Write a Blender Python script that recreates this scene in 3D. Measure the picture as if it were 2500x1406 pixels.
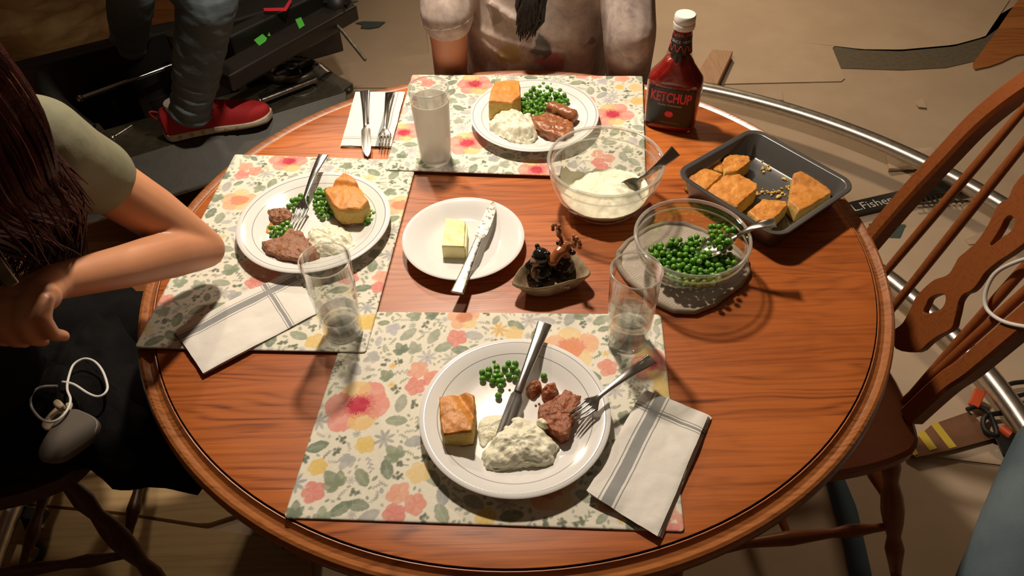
import bpy, bmesh, math, random
import numpy as np
from mathutils import Vector, Matrix, noise
PI = math.pi
for o in list(bpy.data.objects): bpy.data.objects.remove(o)
C = bpy.context.scene.collection
TT = 0.75                                   # table top height
# ------------------------------------------------------------------ camera
F, PITCH, ROLL, CH = 1871.4, 0.8043, -0.0301, 0.75 + 0.8544
_f = Vector((0, math.cos(PITCH), -math.sin(PITCH))); _r = Vector((1, 0, 0)); _u = _r.cross(_f)
CR = math.cos(ROLL) * _r + math.sin(ROLL) * _u
CU = -math.sin(ROLL) * _r + math.cos(ROLL) * _u
cd = bpy.data.cameras.new('camera'); cam = bpy.data.objects.new('camera', cd); C.objects.link(cam)
cd.sensor_width = 36; cd.lens = F / 2500 * 36; cd.clip_start = 0.02
cam.matrix_world = Matrix(((CR.x, CU.x, -_f.x, 0), (CR.y, CU.y, -_f.y, 0), (CR.z, CU.z, -_f.z, CH), (0, 0, 0, 1)))
bpy.context.scene.camera = cam
CAM = Vector((0, 0, CH))
def ray(x, y): return _f + (x - 1250) / F * CR - (y - 703) / F * CU
def P(x, y, z=TT):
    d = ray(x, y); return CAM + d * ((z - CH) / d.z)
# ------------------------------------------------------------------ light
W = bpy.data.worlds.new('world'); bpy.context.scene.world = W; W.use_nodes = True
W.node_tree.nodes['Background'].inputs[0].default_value = (1.0, 0.66, 0.40, 1)
W.node_tree.nodes['Background'].inputs[1].default_value = 0.06
def area(name, loc, target, size, power, col, shape='DISK', sy=None):
    l = bpy.data.lights.new(name, 'AREA'); l.energy = power; l.color = col; l.shape = shape; l.size = size
    if sy: l.size_y = sy
    o = bpy.data.objects.new(name, l); C.objects.link(o); o.location = loc
    o.rotation_euler = (Vector(target) - Vector(loc)).to_track_quat('-Z', 'Y').to_euler(); return o
area('ceiling_lantern', (-0.14, 1.50, TT + 1.20), (-0.02, 0.85, TT), 0.11, 22, (1.0, 0.85, 0.68))
area('stand_lamp', (-0.52, 2.15, TT + 0.98), (0.10, 0.85, TT), 0.10, 6.5, (1.0, 0.82, 0.62))
area('room_lamp', (0.5, 5.7, 2.8), (1.0, 2.9, 0), 0.5, 11.5, (1.0, 0.76, 0.50)).data.spread = math.radians(60)
vs = bpy.context.scene.view_settings
bpy.context.scene.display_settings.display_device = 'sRGB'
vs.view_transform = 'Standard'; vs.look = 'None'; vs.gamma = 1; vs.use_curve_mapping = False; vs.exposure = 0.08

# ------------------------------------------------------------------ materials
def lin(c): return tuple(((v / 255 + .055) / 1.055) ** 2.4 if v / 255 > .04045 else v / 255 / 12.92 for v in c)
def mat(name, col=(.5, .5, .5), rough=.5, metal=0., **kw):
    m = bpy.data.materials.new(name); m.use_nodes = True; b = m.node_tree.nodes['Principled BSDF']
    b.inputs['Base Color'].default_value = (*col, 1); b.inputs['Roughness'].default_value = rough; b.inputs['Metallic'].default_value = metal
    for k, v in kw.items(): b.inputs[k.replace('_', ' ')].default_value = v
    return m
class G:
    """tiny node graph helper"""
    def __init__(s, m): s.m = m; s.t = m.node_tree; s.b = s.t.nodes['Principled BSDF']
    def n(s, typ, ins={}, **kw):
        n = s.t.nodes.new(typ)
        for k, v in kw.items(): setattr(n, k, v)
        for k, v in ins.items():
            if hasattr(v, 'is_linked') or isinstance(v, bpy.types.NodeSocket): s.t.links.new(v, n.inputs[k])
            else: n.inputs[k].default_value = v
        return n
    def math(s, op, a, b=0., c=None):
        ins = {0: a, 1: b}
        if c is not None: ins[2] = c
        return s.n('ShaderNodeMath', ins, operation=op).outputs[0]
    def coord(s, kind='Object'): return s.n('ShaderNodeTexCoord').outputs[kind]
    def scale(s, v, sc, loc=(0, 0, 0)): return s.n('ShaderNodeMapping', {'Vector': v, 'Scale': sc, 'Location': loc}).outputs[0]
    def noise(s, v, scale=5, detail=3, rough=.5, dist=0): return s.n('ShaderNodeTexNoise', {'Vector': v, 'Scale': scale, 'Detail': detail, 'Roughness': rough, 'Distortion': dist}).outputs[0]
    def ramp(s, f, stops, interp='LINEAR'):
        n = s.n('ShaderNodeValToRGB', {0: f}); r = n.color_ramp; r.interpolation = interp
        while len(r.elements) < len(stops): r.elements.new(.5)
        for e, (p, c) in zip(r.elements, stops): e.position = p; e.color = (*c, 1) if len(c) == 3 else c
        return n.outputs[0]
    def mix(s, f, a, b, mode='MIX'):
        n = s.n('ShaderNodeMix', {}, data_type='RGBA', blend_type=mode)
        for k, v in ((0, f), (6, a), (7, b)):
            if isinstance(v, bpy.types.NodeSocket): s.t.links.new(v, n.inputs[k])
            else: n.inputs[k].default_value = (*v, 1) if isinstance(v, tuple) and len(v) == 3 else v
        return n.outputs[2]
    def base(s, c): s.t.links.new(c, s.b.inputs['Base Color'])
    def rough(s, c): s.t.links.new(c, s.b.inputs['Roughness'])
    def bump(s, h, st=.3, d=.001):
        n = s.n('ShaderNodeBump', {'Height': h, 'Strength': st, 'Distance': d}); s.t.links.new(n.outputs[0], s.b.inputs['Normal'])

def wood_mat(name, light, dark, scale=1.0, axis='x', rough=.32, boards=0.0):
    m = mat(name, light, rough); g = G(m); v = g.coord()
    if axis == 'z': v = g.n('ShaderNodeMapping', {'Vector': v, 'Rotation': (0, PI / 2, 0)}).outputs[0]
    if axis == 'y': v = g.n('ShaderNodeMapping', {'Vector': v, 'Rotation': (0, 0, PI / 2)}).outputs[0]
    sep = g.n('ShaderNodeSeparateXYZ', {0: v}); y = sep.outputs[1]
    bid = g.math('FLOOR', g.math('MULTIPLY', y, 1 / boards)) if boards else 0.0
    br = g.n('ShaderNodeTexWhiteNoise', {'W': bid}, noise_dimensions='1D').outputs[0]
    off = g.n('ShaderNodeCombineXYZ', {0: g.math('MULTIPLY', br, 7.0), 1: 0.0, 2: g.math('MULTIPLY', br, 5.0)}).outputs[0]
    vv = g.n('ShaderNodeVectorMath', {0: v, 1: off}, operation='ADD').outputs[0]
    n1 = g.noise(g.scale(vv, (1.7 * scale, 9 * scale, 9 * scale)), 1, 2.5, .5)
    ph = g.math('ADD', g.math('MULTIPLY', y, 330 * scale), g.math('MULTIPLY', n1, 95))
    ring = g.math('ADD', g.math('MULTIPLY', g.math('SINE', ph), .5), .5)
    ring = g.math('POWER', ring, 2.0)
    fib = g.noise(g.scale(vv, (14 * scale, 420 * scale, 420 * scale)), 1, 2, .6)
    fib2 = g.noise(g.scale(vv, (5 * scale, 60 * scale, 60 * scale)), 1, 2, .6)
    amt = g.math('MULTIPLY', ring, g.math('MULTIPLY', g.ramp(fib2, [(.35, (.25,) * 3), (.7, (1.,) * 3)]), 1.0))
    band = g.ramp(g.noise(g.scale(vv, (2.2 * scale, 130 * scale, 130 * scale)), 1, 3, .6, .15), [(.42, (0,) * 3), (.72, (1,) * 3)])
    patch = g.ramp(g.noise(g.scale(vv, (1.2 * scale, 5 * scale, 5 * scale), (3, 1, 2)), 1, 2), [(.38, (.35,) * 3), (.62, (1,) * 3)])
    amt = g.math('ADD', g.math('MULTIPLY', g.math('MULTIPLY', amt, patch), .78), g.math('MULTIPLY', band, .42))
    amt = g.math('ADD', amt, g.math('MULTIPLY', g.math('SUBTRACT', fib, .5), .75))
    col = g.ramp(amt, [(.0, light), (.45, tuple(.6 * a + .4 * b for a, b in zip(light, dark))), (.95, dark)])
    tint = g.ramp(br, [(0, (.86, .78, .74)), (1, (1.22, 1.22, 1.22))])
    if boards: col = g.mix(1.0, col, tint, 'MULTIPLY')
    g.base(col); g.bump(amt, .12, .0006)
    return m
M = {}
M['table'] = wood_mat('oak_table', (.47, .135, .027), (.15, .032, .007), 1.0, 'x', .36, .085)
M['rim'] = wood_mat('oak_rim', (.36, .125, .034), (.13, .036, .009), 1.3, 'x', .28)
M['groove'] = mat('groove_dark', (.035, .010, .004), .5)
M['chair'] = wood_mat('chair_oak', (.30, .088, .022), (.21, .056, .014), 1.5, 'x', .38)
M['shadedchair'] = wood_mat('chair_shaded', (.10, .035, .015), (.04, .012, .006), 1.5, 'z', .4)  # chair oak darkened: the dimness at lower left is put into the colour
M['pine'] = wood_mat('pine_block', (.50, .29, .16), (.34, .17, .09), 1.2, 'y', .6)
M['ply'] = wood_mat('pale_board', (.50, .34, .16), (.36, .22, .09), .6, 'x', .6)
M['floorwood'] = wood_mat('floor_wood', (.46, .19, .06), (.28, .10, .03), .5, 'x', .4, .09)

def plate_mat(name, R, rings):
    m = mat(name, (.80, .79, .77), .13); g = G(m)
    sep = g.n('ShaderNodeSeparateXYZ', {0: g.coord()})
    r = g.math('SQRT', g.math('ADD', g.math('MULTIPLY', sep.outputs[0], sep.outputs[0]), g.math('MULTIPLY', sep.outputs[1], sep.outputs[1])))
    tot = None
    for (rr, w) in rings:
        k = g.math('LESS_THAN', g.math('ABSOLUTE', g.math('SUBTRACT', r, rr * R)), w)
        tot = k if tot is None else g.math('ADD', tot, k)
    k = g.math('GREATER_THAN', sep.outputs[2], .004); tot = g.math('MULTIPLY', tot, k)
    g.base(g.mix(tot, (.80, .79, .77), (.32, .33, .33))); return m
M['plate'] = plate_mat('white_plate_grey_rings', .1245, [(.945, .0007), (.815, .00055)])
M['butterplate'] = mat('white_china', (.80, .79, .77), .12)
def speck(name, c1, c2, sc, rough, bump=.3, bd=.001, stops=(.4, .6), detail=4, **kw):
    m = mat(name, c1, rough, **kw); g = G(m); v = g.coord()
    n = g.noise(v, sc, detail, .6); g.base(g.ramp(n, [(stops[0], c1), (stops[1], c2)])); g.bump(g.noise(v, sc * 2.5, 4, .65), bump, bd); return m
M['crust'] = speck('cornbread_crust', (.70, .29, .05), (.46, .15, .02), 45, .5, .5, .0015, (.35, .75))
M['crumb'] = speck('cornbread_crumb', (.78, .56, .17), (.62, .38, .08), 260, .8, .9, .0015, (.3, .7))
M['basecrust'] = speck('cornbread_base', (.30, .10, .03), (.16, .05, .015), 120, .7)
M['mash'] = speck('mashed_potato', (.84, .82, .66), (.79, .76, .56), 90, .5, .5, .0012, (.3, .7), Subsurface_Weight=.15, Subsurface_Radius=(.004, .003, .002))
M['butter'] = speck('butter', (.83, .76, .40), (.80, .72, .33), 60, .35, .1, Subsurface_Weight=.2, Subsurface_Radius=(.006, .004, .002))
M['meat'] = speck('meatloaf', (.40, .125, .045), (.22, .058, .020), 130, .34, .9, .0014, (.35, .7))
M['meatbrown'] = speck('meat_brown', (.38, .17, .080), (.24, .095, .045), 150, .33, .9, .0014, (.35, .7))
M['sausage'] = speck('sausage', (.38, .14, .055), (.20, .065, .024), 90, .22, .6, .0014, (.35, .7))
M['gravy'] = speck('gravy', (.62, .36, .12), (.46, .19, .04), 60, .15, .2)
M['pea'] = speck('green_pea', (.075, .22, .018), (.13, .33, .032), 120, .25, .15, .0004, Subsurface_Weight=.1, Subsurface_Radius=(.002, .003, .001))
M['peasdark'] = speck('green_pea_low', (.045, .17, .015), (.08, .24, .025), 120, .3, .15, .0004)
M['crumbbit'] = speck('crumbs', (.78, .58, .18), (.6, .36, .1), 300, .8)
M['steel'] = mat('polished_steel', (.62, .60, .57), .16, 1.)
g = G(M['steel']); g.rough(g.ramp(g.noise(g.scale(g.coord(), (12, 240, 240)), 1, 2), [(.3, (.12,) * 3), (.7, (.24,) * 3)]))
M['smear'] = mat('smeared_steel', (.45, .43, .41), .3, 1.)
g = G(M['smear']); k = g.noise(g.coord(), 110, 4, .7)
g.t.links.new(g.ramp(k, [(.60, (1,) * 3), (.70, (0,) * 3)]), g.b.inputs['Metallic']); g.base(g.ramp(k, [(.58, (.42, .40, .38)), (.70, (.62, .58, .46))])); g.rough(g.ramp(k, [(.4, (.25,) * 3), (.6, (.6,) * 3)]))
M['pan'] = mat('dark_nonstick_metal', (.20, .195, .19), .33, .75)
M['rail'] = mat('scuffed_rail_steel', (.50, .47, .43), .34, 1.)
g = G(M['rail']); k = g.noise(g.coord(), 60, 5, .7); g.rough(g.ramp(k, [(.4, (.30,) * 3), (.75, (.42,) * 3)])); g.base(g.ramp(k, [(.45, (.66, .62, .56)), (.8, (.48, .44, .38))]))
M['rubber'] = mat('black_rubber', (.012, .011, .010), .5)
M['blackmetal'] = mat('black_metal', (.018, .016, .014), .32)
M['deck'] = speck('dolly_deck', (.040, .034, .020), (.028, .024, .014), 40, .5, .15)
M['castmetal'] = speck('cast_metal', (.22, .20, .16), (.12, .11, .085), 30, .32, .3, metal=.7)
M['green'] = mat('green_tape', (.07, .46, .05), .6)
M['redtape'] = mat('red_tape', (.60, .02, .04), .5)
M['teal'] = mat('teal_tape', (.045, .075, .065), .7)
M['bluetape'] = mat('blue_tape', (.045, .085, .12), .7)
M['yellow'] = mat('yellow_paint', (.62, .45, .05), .6)
M['orange'] = mat('orange_plastic', (.75, .10, .02), .5)
M['whitecable'] = mat('white_cable', (.72, .70, .66), .4)
M['whiteplastic'] = mat('white_plastic', (.82, .81, .79), .3)
M['greycase'] = mat('grey_case', (.14, .12, .10), .35)
M['beigeplug'] = mat('beige_plug', (.45, .35, .22), .5)
M['paper'] = speck('kraft_paper', (.50, .38, .27), (.45, .34, .235), 3, .75, .25, .002)
M['paper2'] = speck('kraft_paper_top', (.54, .415, .295), (.50, .375, .265), 4, .75, .25, .002)
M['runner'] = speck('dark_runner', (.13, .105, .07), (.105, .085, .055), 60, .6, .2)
M['poly'] = speck('crumpled_tan_sheet', (.50, .33, .15), (.34, .19, .07), 4, .45, .4, .004)
M['rampboard'] = speck('brown_board', (.22, .10, .05), (.16, .07, .035), 10, .6)
M['redbottle'] = mat('ketchup', (.22, .008, .010), .25)
g = G(M['redbottle']); g.base(g.ramp(g.noise(g.coord(), 40, 3, .5, 1.0), [(.35, (.20, .006, .009)), (.7, (.34, .020, .016))]))
M['label'] = mat('black_label', (.010, .009, .009), .35)
M['labelred'] = mat('label_red', (.80, .045, .07), .5)
M['labelwhite'] = mat('label_white', (.60, .57, .55), .5)
M['tomatolight'] = mat('tomato_light', (.85, .30, .30), .5)
def thin_glass(name, tint=(.96, .97, .96), rough=.02, f0=.05, k=.9):
    """thin clear wall: Fresnel (Schlick) mix of straight transmission and mirror reflection"""
    m = bpy.data.materials.new(name); m.use_nodes = True; t = m.node_tree; t.nodes.clear(); L = t.links.new
    out = t.nodes.new('ShaderNodeOutputMaterial'); mx = t.nodes.new('ShaderNodeMixShader'); tr = t.nodes.new('ShaderNodeBsdfTransparent'); gl = t.nodes.new('ShaderNodeBsdfGlossy'); ge = t.nodes.new('ShaderNodeNewGeometry'); dt = t.nodes.new('ShaderNodeVectorMath'); dt.operation = 'DOT_PRODUCT'
    L(ge.outputs['Normal'], dt.inputs[0]); L(ge.outputs['Incoming'], dt.inputs[1]); c = dt.outputs['Value']
    for op, b in (('ABSOLUTE', 0), ('SUBTRACT', None), ('POWER', 4.5), ('MULTIPLY', k), ('ADD', f0)):
        n = t.nodes.new('ShaderNodeMath'); n.operation = op
        if b is None: n.inputs[0].default_value = 1; L(c, n.inputs[1])
        else: L(c, n.inputs[0]); n.inputs[1].default_value = b
        c = n.outputs[0]
    tr.inputs[0].default_value = (*tint, 1); gl.inputs['Roughness'].default_value = rough; gl.inputs[0].default_value = (1, 1, 1, 1)
    L(c, mx.inputs[0]); L(tr.outputs[0], mx.inputs[1]); L(gl.outputs[0], mx.inputs[2]); L(mx.outputs[0], out.inputs[0]); return m
M['bowlglass'] = thin_glass('clear_bowl_glass', (.93, .935, .92), .03, .085, 1.0)
M['tumbler'] = thin_glass('tumbler_glass', (.94, .945, .935), .02, .06, 1.0)
M['foggy'] = mat('fogged_glass', (.82, .80, .74), .4, Transmission_Weight=.35, IOR=1.15, Alpha=.52)
M['bottleglass'] = thin_glass('bottle_plastic', (.93, .86, .82), .08)
M['water'] = mat('water', (1, 1, 1), .0, Transmission_Weight=1., IOR=1.33, Alpha=.55)
M['thickglass'] = mat('thick_glass', (.97, .98, .97), .0, Transmission_Weight=1., IOR=1.45, Alpha=.6)
M['rimglass'] = mat('rim_glass', (.92, .94, .90), .05, Transmission_Weight=.75, IOR=1.5, Alpha=.55)
M['skin'] = mat('skin', (.58, .27, .14), .45, Subsurface_Weight=.15, Subsurface_Radius=(.02, .008, .004))
g = G(M['skin']); g.base(g.ramp(g.noise(g.coord(), 9, 3), [(.3, (.62, .29, .15)), (.7, (.52, .22, .11))]))
M['skin2'] = mat('skin_ruddy', (.60, .27, .16), .45, Subsurface_Weight=.15, Subsurface_Radius=(.02, .008, .004))
M['hair'] = speck('dark_red_hair', (.045, .008, .006), (.085, .016, .010), 60, .5, .6, .003, Specular_IOR_Level=.25)
M['blackhair'] = speck('dark_hair', (.016, .011, .008), (.030, .020, .014), 120, .6, 1, .004)
M['olive'] = speck('olive_cotton', (.20, .195, .12), (.165, .16, .095), 14, .85, .3, .003)
M['blackcloth'] = speck('black_cloth', (.0045, .004, .004), (.007, .006, .006), 20, .9, .4, .004, Specular_IOR_Level=.12)
M['darkjeans'] = speck('dark_jeans', (.018, .020, .026), (.028, .032, .042), 60, .85)
def denim(name, c1, c2):
    m = mat(name, c1, .85); g = G(m); v = g.coord()
    big = g.noise(g.scale(v, (6, 6, 3)), 1, 3); wv = g.noise(v, 900, 1)
    c = g.ramp(big, [(.3, c1), (.7, c2)]); c = g.mix(.35, c, g.ramp(wv, [(.3, (.4,) * 3), (.7, (.9,) * 3)]), 'MULTIPLY'); g.base(c)
    g.bump(g.noise(g.scale(v, (18, 18, 45)), 1, 3), .5, .004); return m
M['jeans'] = denim('blue_denim', (.075, .11, .135), (.17, .22, .245))
M['redshoe'] = speck('red_shoe_knit', (.50, .018, .020), (.38, .010, .014), 350, .75, .6, .001)
M['lace'] = mat('red_lace', (.55, .02, .025), .7)
M['sole'] = mat('cream_sole', (.62, .56, .42), .6)
M['sock'] = mat('white_sock', (.6, .58, .52), .9)
M['ceramic'] = speck('tan_ceramic', (.36, .27, .17), (.20, .12, .07), 45, .25, .3, .001, (.45, .75))
M['bearblack'] = mat('black_glaze', (.012, .010, .009), .10)
M['beartan'] = mat('tan_glaze', (.30, .14, .07), .15)
M['moose'] = mat('brown_glaze', (.30, .10, .035), .13)
M['moosedark'] = mat('dark_brown_glaze', (.030, .014, .010), .13)

def napkin_mat(name, bands, fine):
    """bands: (axis, centre, halfwidth) grey stripes in the napkin's own UV metres"""
    m = mat(name, (.70, .665, .60), .85); g = G(m); uv = g.coord('UV'); sep = g.n('ShaderNodeSeparateXYZ', {0: uv}); tot = None
    for ax, c, h in bands:
        k = g.math('LESS_THAN', g.math('ABSOLUTE', g.math('SUBTRACT', sep.outputs[ax], c)), h); tot = k if tot is None else g.math('MAXIMUM', tot, k)
    c = g.mix(tot, (.80, .77, .71), (.30, .305, .30)); g.base(c); g.bump(g.noise(g.coord(), fine, 3), .35, .002); return m
M['pothold'] = mat('quilted_linen', (.40, .32, .26), .9)
g = G(M['pothold']); wv = g.n('ShaderNodeTexWave', {'Vector': g.n('ShaderNodeMapping', {'Vector': g.coord(), 'Rotation': (0, 0, .9)}).outputs[0], 'Scale': 75., 'Distortion': 2.}).outputs[1]
g.base(g.mix(.5, g.ramp(g.noise(g.coord(), 30, 4), [(.3, (.58, .49, .42)), (.7, (.46, .38, .32))]), g.ramp(g.noise(g.scale(g.coord(), (300, 900, 300)), 1, 2), [(.3, (.42, .35, .29)), (.7, (.62, .53, .45))]))); g.bump(wv, .3, .001)
M['piping'] = mat('pale_piping', (.36, .30, .23), .9)
def shirt_mat():
    m = mat('tie_dye_shirt', (.5, .4, .35), .9); g = G(m); v = g.coord(); n = g.noise(v, 9, 5, .6, .6)
    n = g.math('ADD', g.math('MULTIPLY', n, .6), g.math('MULTIPLY', g.noise(v, 28, 5, .7, 1.5), .4)); c = g.ramp(n, [(.36, (.26, .20, .19)), (.48, (.46, .37, .33)), (.62, (.64, .53, .46))])
    for (ctr, rad, col) in SHIRT_BLOTS:
        d = g.n('ShaderNodeVectorMath', {0: g.n('ShaderNodeVectorMath', {0: v, 1: g.n('ShaderNodeVectorMath', {0: g.n('ShaderNodeTexNoise', {'Vector': v, 'Scale': 22.}).outputs[1], 'Scale': .075}, operation='SCALE').outputs[0]}, operation='ADD').outputs[0], 1: tuple(q + .0375 for q in ctr)}, operation='DISTANCE').outputs['Value']
        k = g.ramp(g.math('MULTIPLY', d, 1 / rad), [(.75, (.85,) * 3), (1.0, (0,) * 3)]); c = g.mix(k, c, col)
    g.base(c); g.bump(g.noise(g.scale(v, (10, 10, 3)), 1, 2, .5, .5), .6, .02); return m
# ------------------------------------------------------------------ mesh builder
class MB:
    def __init__(s): s.v = []; s.f = []; s.m = []; s.uv = None
    def add(s, vs, fs, mi=0):
        o = len(s.v); s.v += [Vector(q) for q in vs]; s.f += [tuple(i + o for i in f) for f in fs]; s.m += ([mi] * len(fs) if isinstance(mi, int) else list(mi))
    def rings(s, rings, mi=0, cap0=True, cap1=True, close=True):
        n = len(rings[0]); vs = [q for r in rings for q in r]; fs = []; ms = []
        for i in range(len(rings) - 1):
            for j in range(n if close else n - 1):
                k = (j + 1) % n; fs.append((i * n + j, i * n + k, (i + 1) * n + k, (i + 1) * n + j)); ms.append(mi if isinstance(mi, int) else mi[i])
        L = (len(rings) - 1) * n
        if cap0: fs.append(tuple(range(n))[::-1]); ms.append(mi if isinstance(mi, int) else mi[0])
        if cap1: fs.append(tuple(L + j for j in range(n))); ms.append(mi if isinstance(mi, int) else mi[-1])
        s.add(vs, fs, ms); return s
    def lathe(s, prof, n=64, mi=0, caps=False, ctr=(0, 0, 0)):
        c = Vector(ctr)
        return s.rings([[c + Vector((r * math.cos(2 * PI * j / n), r * math.sin(2 * PI * j / n), z)) for j in range(n)] for r, z in prof], mi, caps, caps)
    def tube(s, pts, rad, n=12, mi=0, closed=False, caps=True, flat=1.0):
        pts = [Vector(q) for q in pts]; L = len(pts); rs = rad if hasattr(rad, '__len__') else [rad] * L
        rings = []; up = None
        for i, p in enumerate(pts):
            a = pts[(i - 1) % L] if (closed or i > 0) else p; b = pts[(i + 1) % L] if (closed or i < L - 1) else p
            t = (b - a).normalized()
            if up is None: up = Vector((0, 0, 1)) if abs(t.z) < .9 else Vector((0, 1, 0))
            x = t.cross(up).normalized(); y = x.cross(t).normalized(); up = y
            rings.append([p + x * math.cos(2 * PI * k / n) * rs[i] + y * math.sin(2 * PI * k / n) * rs[i] * flat for k in range(n)])
        if closed: rings.append(rings[0])
        return s.rings(rings, mi, caps and not closed, caps and not closed)
    def box(s, c, d, M3=None, mi=0):
        c = Vector(c); vs = []
        for z in (-1, 1):
            for y in (-1, 1):
                for x in (-1, 1):
                    q = Vector((x * d[0] / 2, y * d[1] / 2, z * d[2] / 2)); vs.append(c + (M3 @ q if M3 else q))
        s.add(vs, [(0, 2, 3, 1), (4, 5, 7, 6), (0, 1, 5, 4), (2, 6, 7, 3), (0, 4, 6, 2), (1, 3, 7, 5)], mi); return s
    def bar(s, a, b, w, h, mi=0, up=(0, 0, 1)):
        a = Vector(a); b = Vector(b); x = (b - a).normalized(); y = Vector(up).cross(x).normalized(); z = x.cross(y)
        return s.box((a + b) / 2, ((b - a).length, w, h), Matrix((x, y, z)).transposed(), mi)
    def ell(s, c, r, n=20, mi=0, R=None):
        c = Vector(c); r = r if hasattr(r, '__len__') else (r, r, r); vs = []; fs = []
        h = n // 2
        for i in range(h + 1):
            a = PI * i / h
            for j in range(n):
                b = 2 * PI * j / n; q = Vector((r[0] * math.sin(a) * math.cos(b), r[1] * math.sin(a) * math.sin(b), r[2] * math.cos(a)))
                vs.append(c + (R @ q if R else q))
        for i in range(h):
            for j in range(n):
                k = (j + 1) % n; fs.append((i * n + j, (i + 1) * n + j, (i + 1) * n + k, i * n + k))
        s.add(vs, fs, mi); return s
    def prism(s, poly, z0, z1, mi=0):
        n = len(poly); vs = [(p[0], p[1], z0) for p in poly] + [(p[0], p[1], z1) for p in poly]
        s.add(vs, [tuple(range(n))[::-1], tuple(range(n, 2 * n))] + [(i, (i + 1) % n, n + (i + 1) % n, n + i) for i in range(n)], mi); return s
def mbasis(o):
    m = o.matrix_basis.copy()
    while o.parent: o = o.parent; m = o.matrix_basis @ m
    return m
def obj(name, mb, m, parent=None, loc=None, smooth=True, bevel=0, sub=0, remesh=0, smoothit=0, local=False, angle=40):
    """link mb as ONE mesh object; vertices are world coordinates unless local"""
    me = bpy.data.meshes.new(name); o = bpy.data.objects.new(name, me); C.objects.link(o)
    if parent is not None:
        o.parent = parent; inv = Matrix() if local else mbasis(parent).inverted()
    else:
        if loc is not None: o.location = loc
        inv = Matrix() if (local or loc is None) else Matrix.Translation(-Vector(loc))
    me.from_pydata([inv @ v for v in mb.v], [], mb.f)
    for mm in (m if isinstance(m, (list, tuple)) else [m]): me.materials.append(mm)
    if len(set(mb.m)) > 1: me.polygons.foreach_set('material_index', mb.m)
    bm = bmesh.new(); bm.from_mesh(me)
    if not remesh and mb.uv is None: bmesh.ops.remove_doubles(bm, verts=bm.verts, dist=1e-6)
    bmesh.ops.recalc_face_normals(bm, faces=bm.faces); bm.to_mesh(me); bm.free()
    if smooth:
        me.polygons.foreach_set('use_smooth', [True] * len(me.polygons))
        if not remesh:
            try: me.set_sharp_from_angle(angle=math.radians(angle))
            except Exception: pass
    if remesh:
        r = o.modifiers.new('remesh', 'REMESH'); r.mode = 'VOXEL'; r.voxel_size = remesh; r.use_smooth_shade = True
        if smoothit: sm = o.modifiers.new('smooth', 'SMOOTH'); sm.iterations = smoothit; sm.factor = .6
    if bevel: b = o.modifiers.new('bevel', 'BEVEL'); b.width = bevel; b.segments = 2; b.limit_method = 'ANGLE'
    if sub: b = o.modifiers.new('sub', 'SUBSURF'); b.levels = sub; b.render_levels = sub
    return o
def tag(o, label=None, cat=None, group=None, kind=None):
    if label: o['label'] = label
    if cat: o['category'] = cat
    if group: o['group'] = group
    if kind: o['kind'] = kind
    return o
def thing(name, loc, label, cat, group=None, rot=None, mw=None):
    o = bpy.data.objects.new(name, None); C.objects.link(o); o.empty_display_size = .02
    if mw is not None: o.matrix_basis = mw
    else:
        o.location = loc
        if rot: o.rotation_euler = rot
    return tag(o, label, cat, group)
def struct(name, mb, m, **k): return tag(obj(name, mb, m, **k), kind='structure')
def chain(mb, pts, rads, n=14):
    """tapered capsules between points, to be voxel-remeshed into one skin"""
    pts = [Vector(q) for q in pts]
    for i in range(len(pts) - 1):
        k = 6; mb.tube([pts[i].lerp(pts[i + 1], t / k) for t in range(k + 1)], [rads[i] + (rads[i + 1] - rads[i]) * t / k for t in range(k + 1)], n)
    for p_, r_ in zip(pts, rads): mb.ell(p_, r_, 14)
def curve_pts(ctrl, n=8, closed=False):
    c = [Vector(q) for q in ctrl]; L = len(c); out = []
    for i in range(L if closed else L - 1):
        p0 = c[(i - 1) % L] if closed or i > 0 else c[0]; p1 = c[i]; p2 = c[(i + 1) % L]; p3 = c[(i + 2) % L] if closed or i + 2 < L else c[-1]
        for k in range(n):
            t = k / n; out.append(.5 * ((2 * p1) + (p2 - p0) * t + (2 * p0 - 5 * p1 + 4 * p2 - p3) * t * t + (3 * p1 - p0 - 3 * p2 + p3) * t ** 3))
    if not closed: out.append(c[-1])
    return out
def resample(poly, n, rnd=0.):
    p = [Vector((q[0], q[1], 0)) for q in poly]; L = len(p)
    for _ in range(int(rnd)):
        q = []
        for i in range(len(p)): a = p[i]; b = p[(i + 1) % len(p)]; q += [a.lerp(b, .22), a.lerp(b, .78)]
        p = q
    L = len(p); seg = [(p[(i + 1) % L] - p[i]).length for i in range(L)]; T = sum(seg); out = []; i = 0; acc = 0
    for k in range(n):
        t = T * k / n
        while acc + seg[i] < t: acc += seg[i]; i += 1
        out.append(p[i].lerp(p[(i + 1) % L], (t - acc) / seg[i]))
    return out
def fbm(v, sc, seed=0, oct=4):
    return noise.fractal(Vector(v) * sc + Vector((seed * 7.3, seed * 3.1, seed * 1.7)), 1., 2.1, oct)
BREAD = [(1, 0), (1.0, .08), (1, .25), (1, .5), (1, .75), (.985, .92), (.93, .99), (.8, 1.0), (.6, 1.02), (.4, 1.03), (.2, 1.03), (.05, 1.03)]
DOME = [(1, 0), (.985, .12), (.95, .30), (.9, .45), (.82, .62), (.72, .76), (.6, .87), (.48, .94), (.35, .98), (.2, 1.0), (.05, 1.0)]
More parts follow.
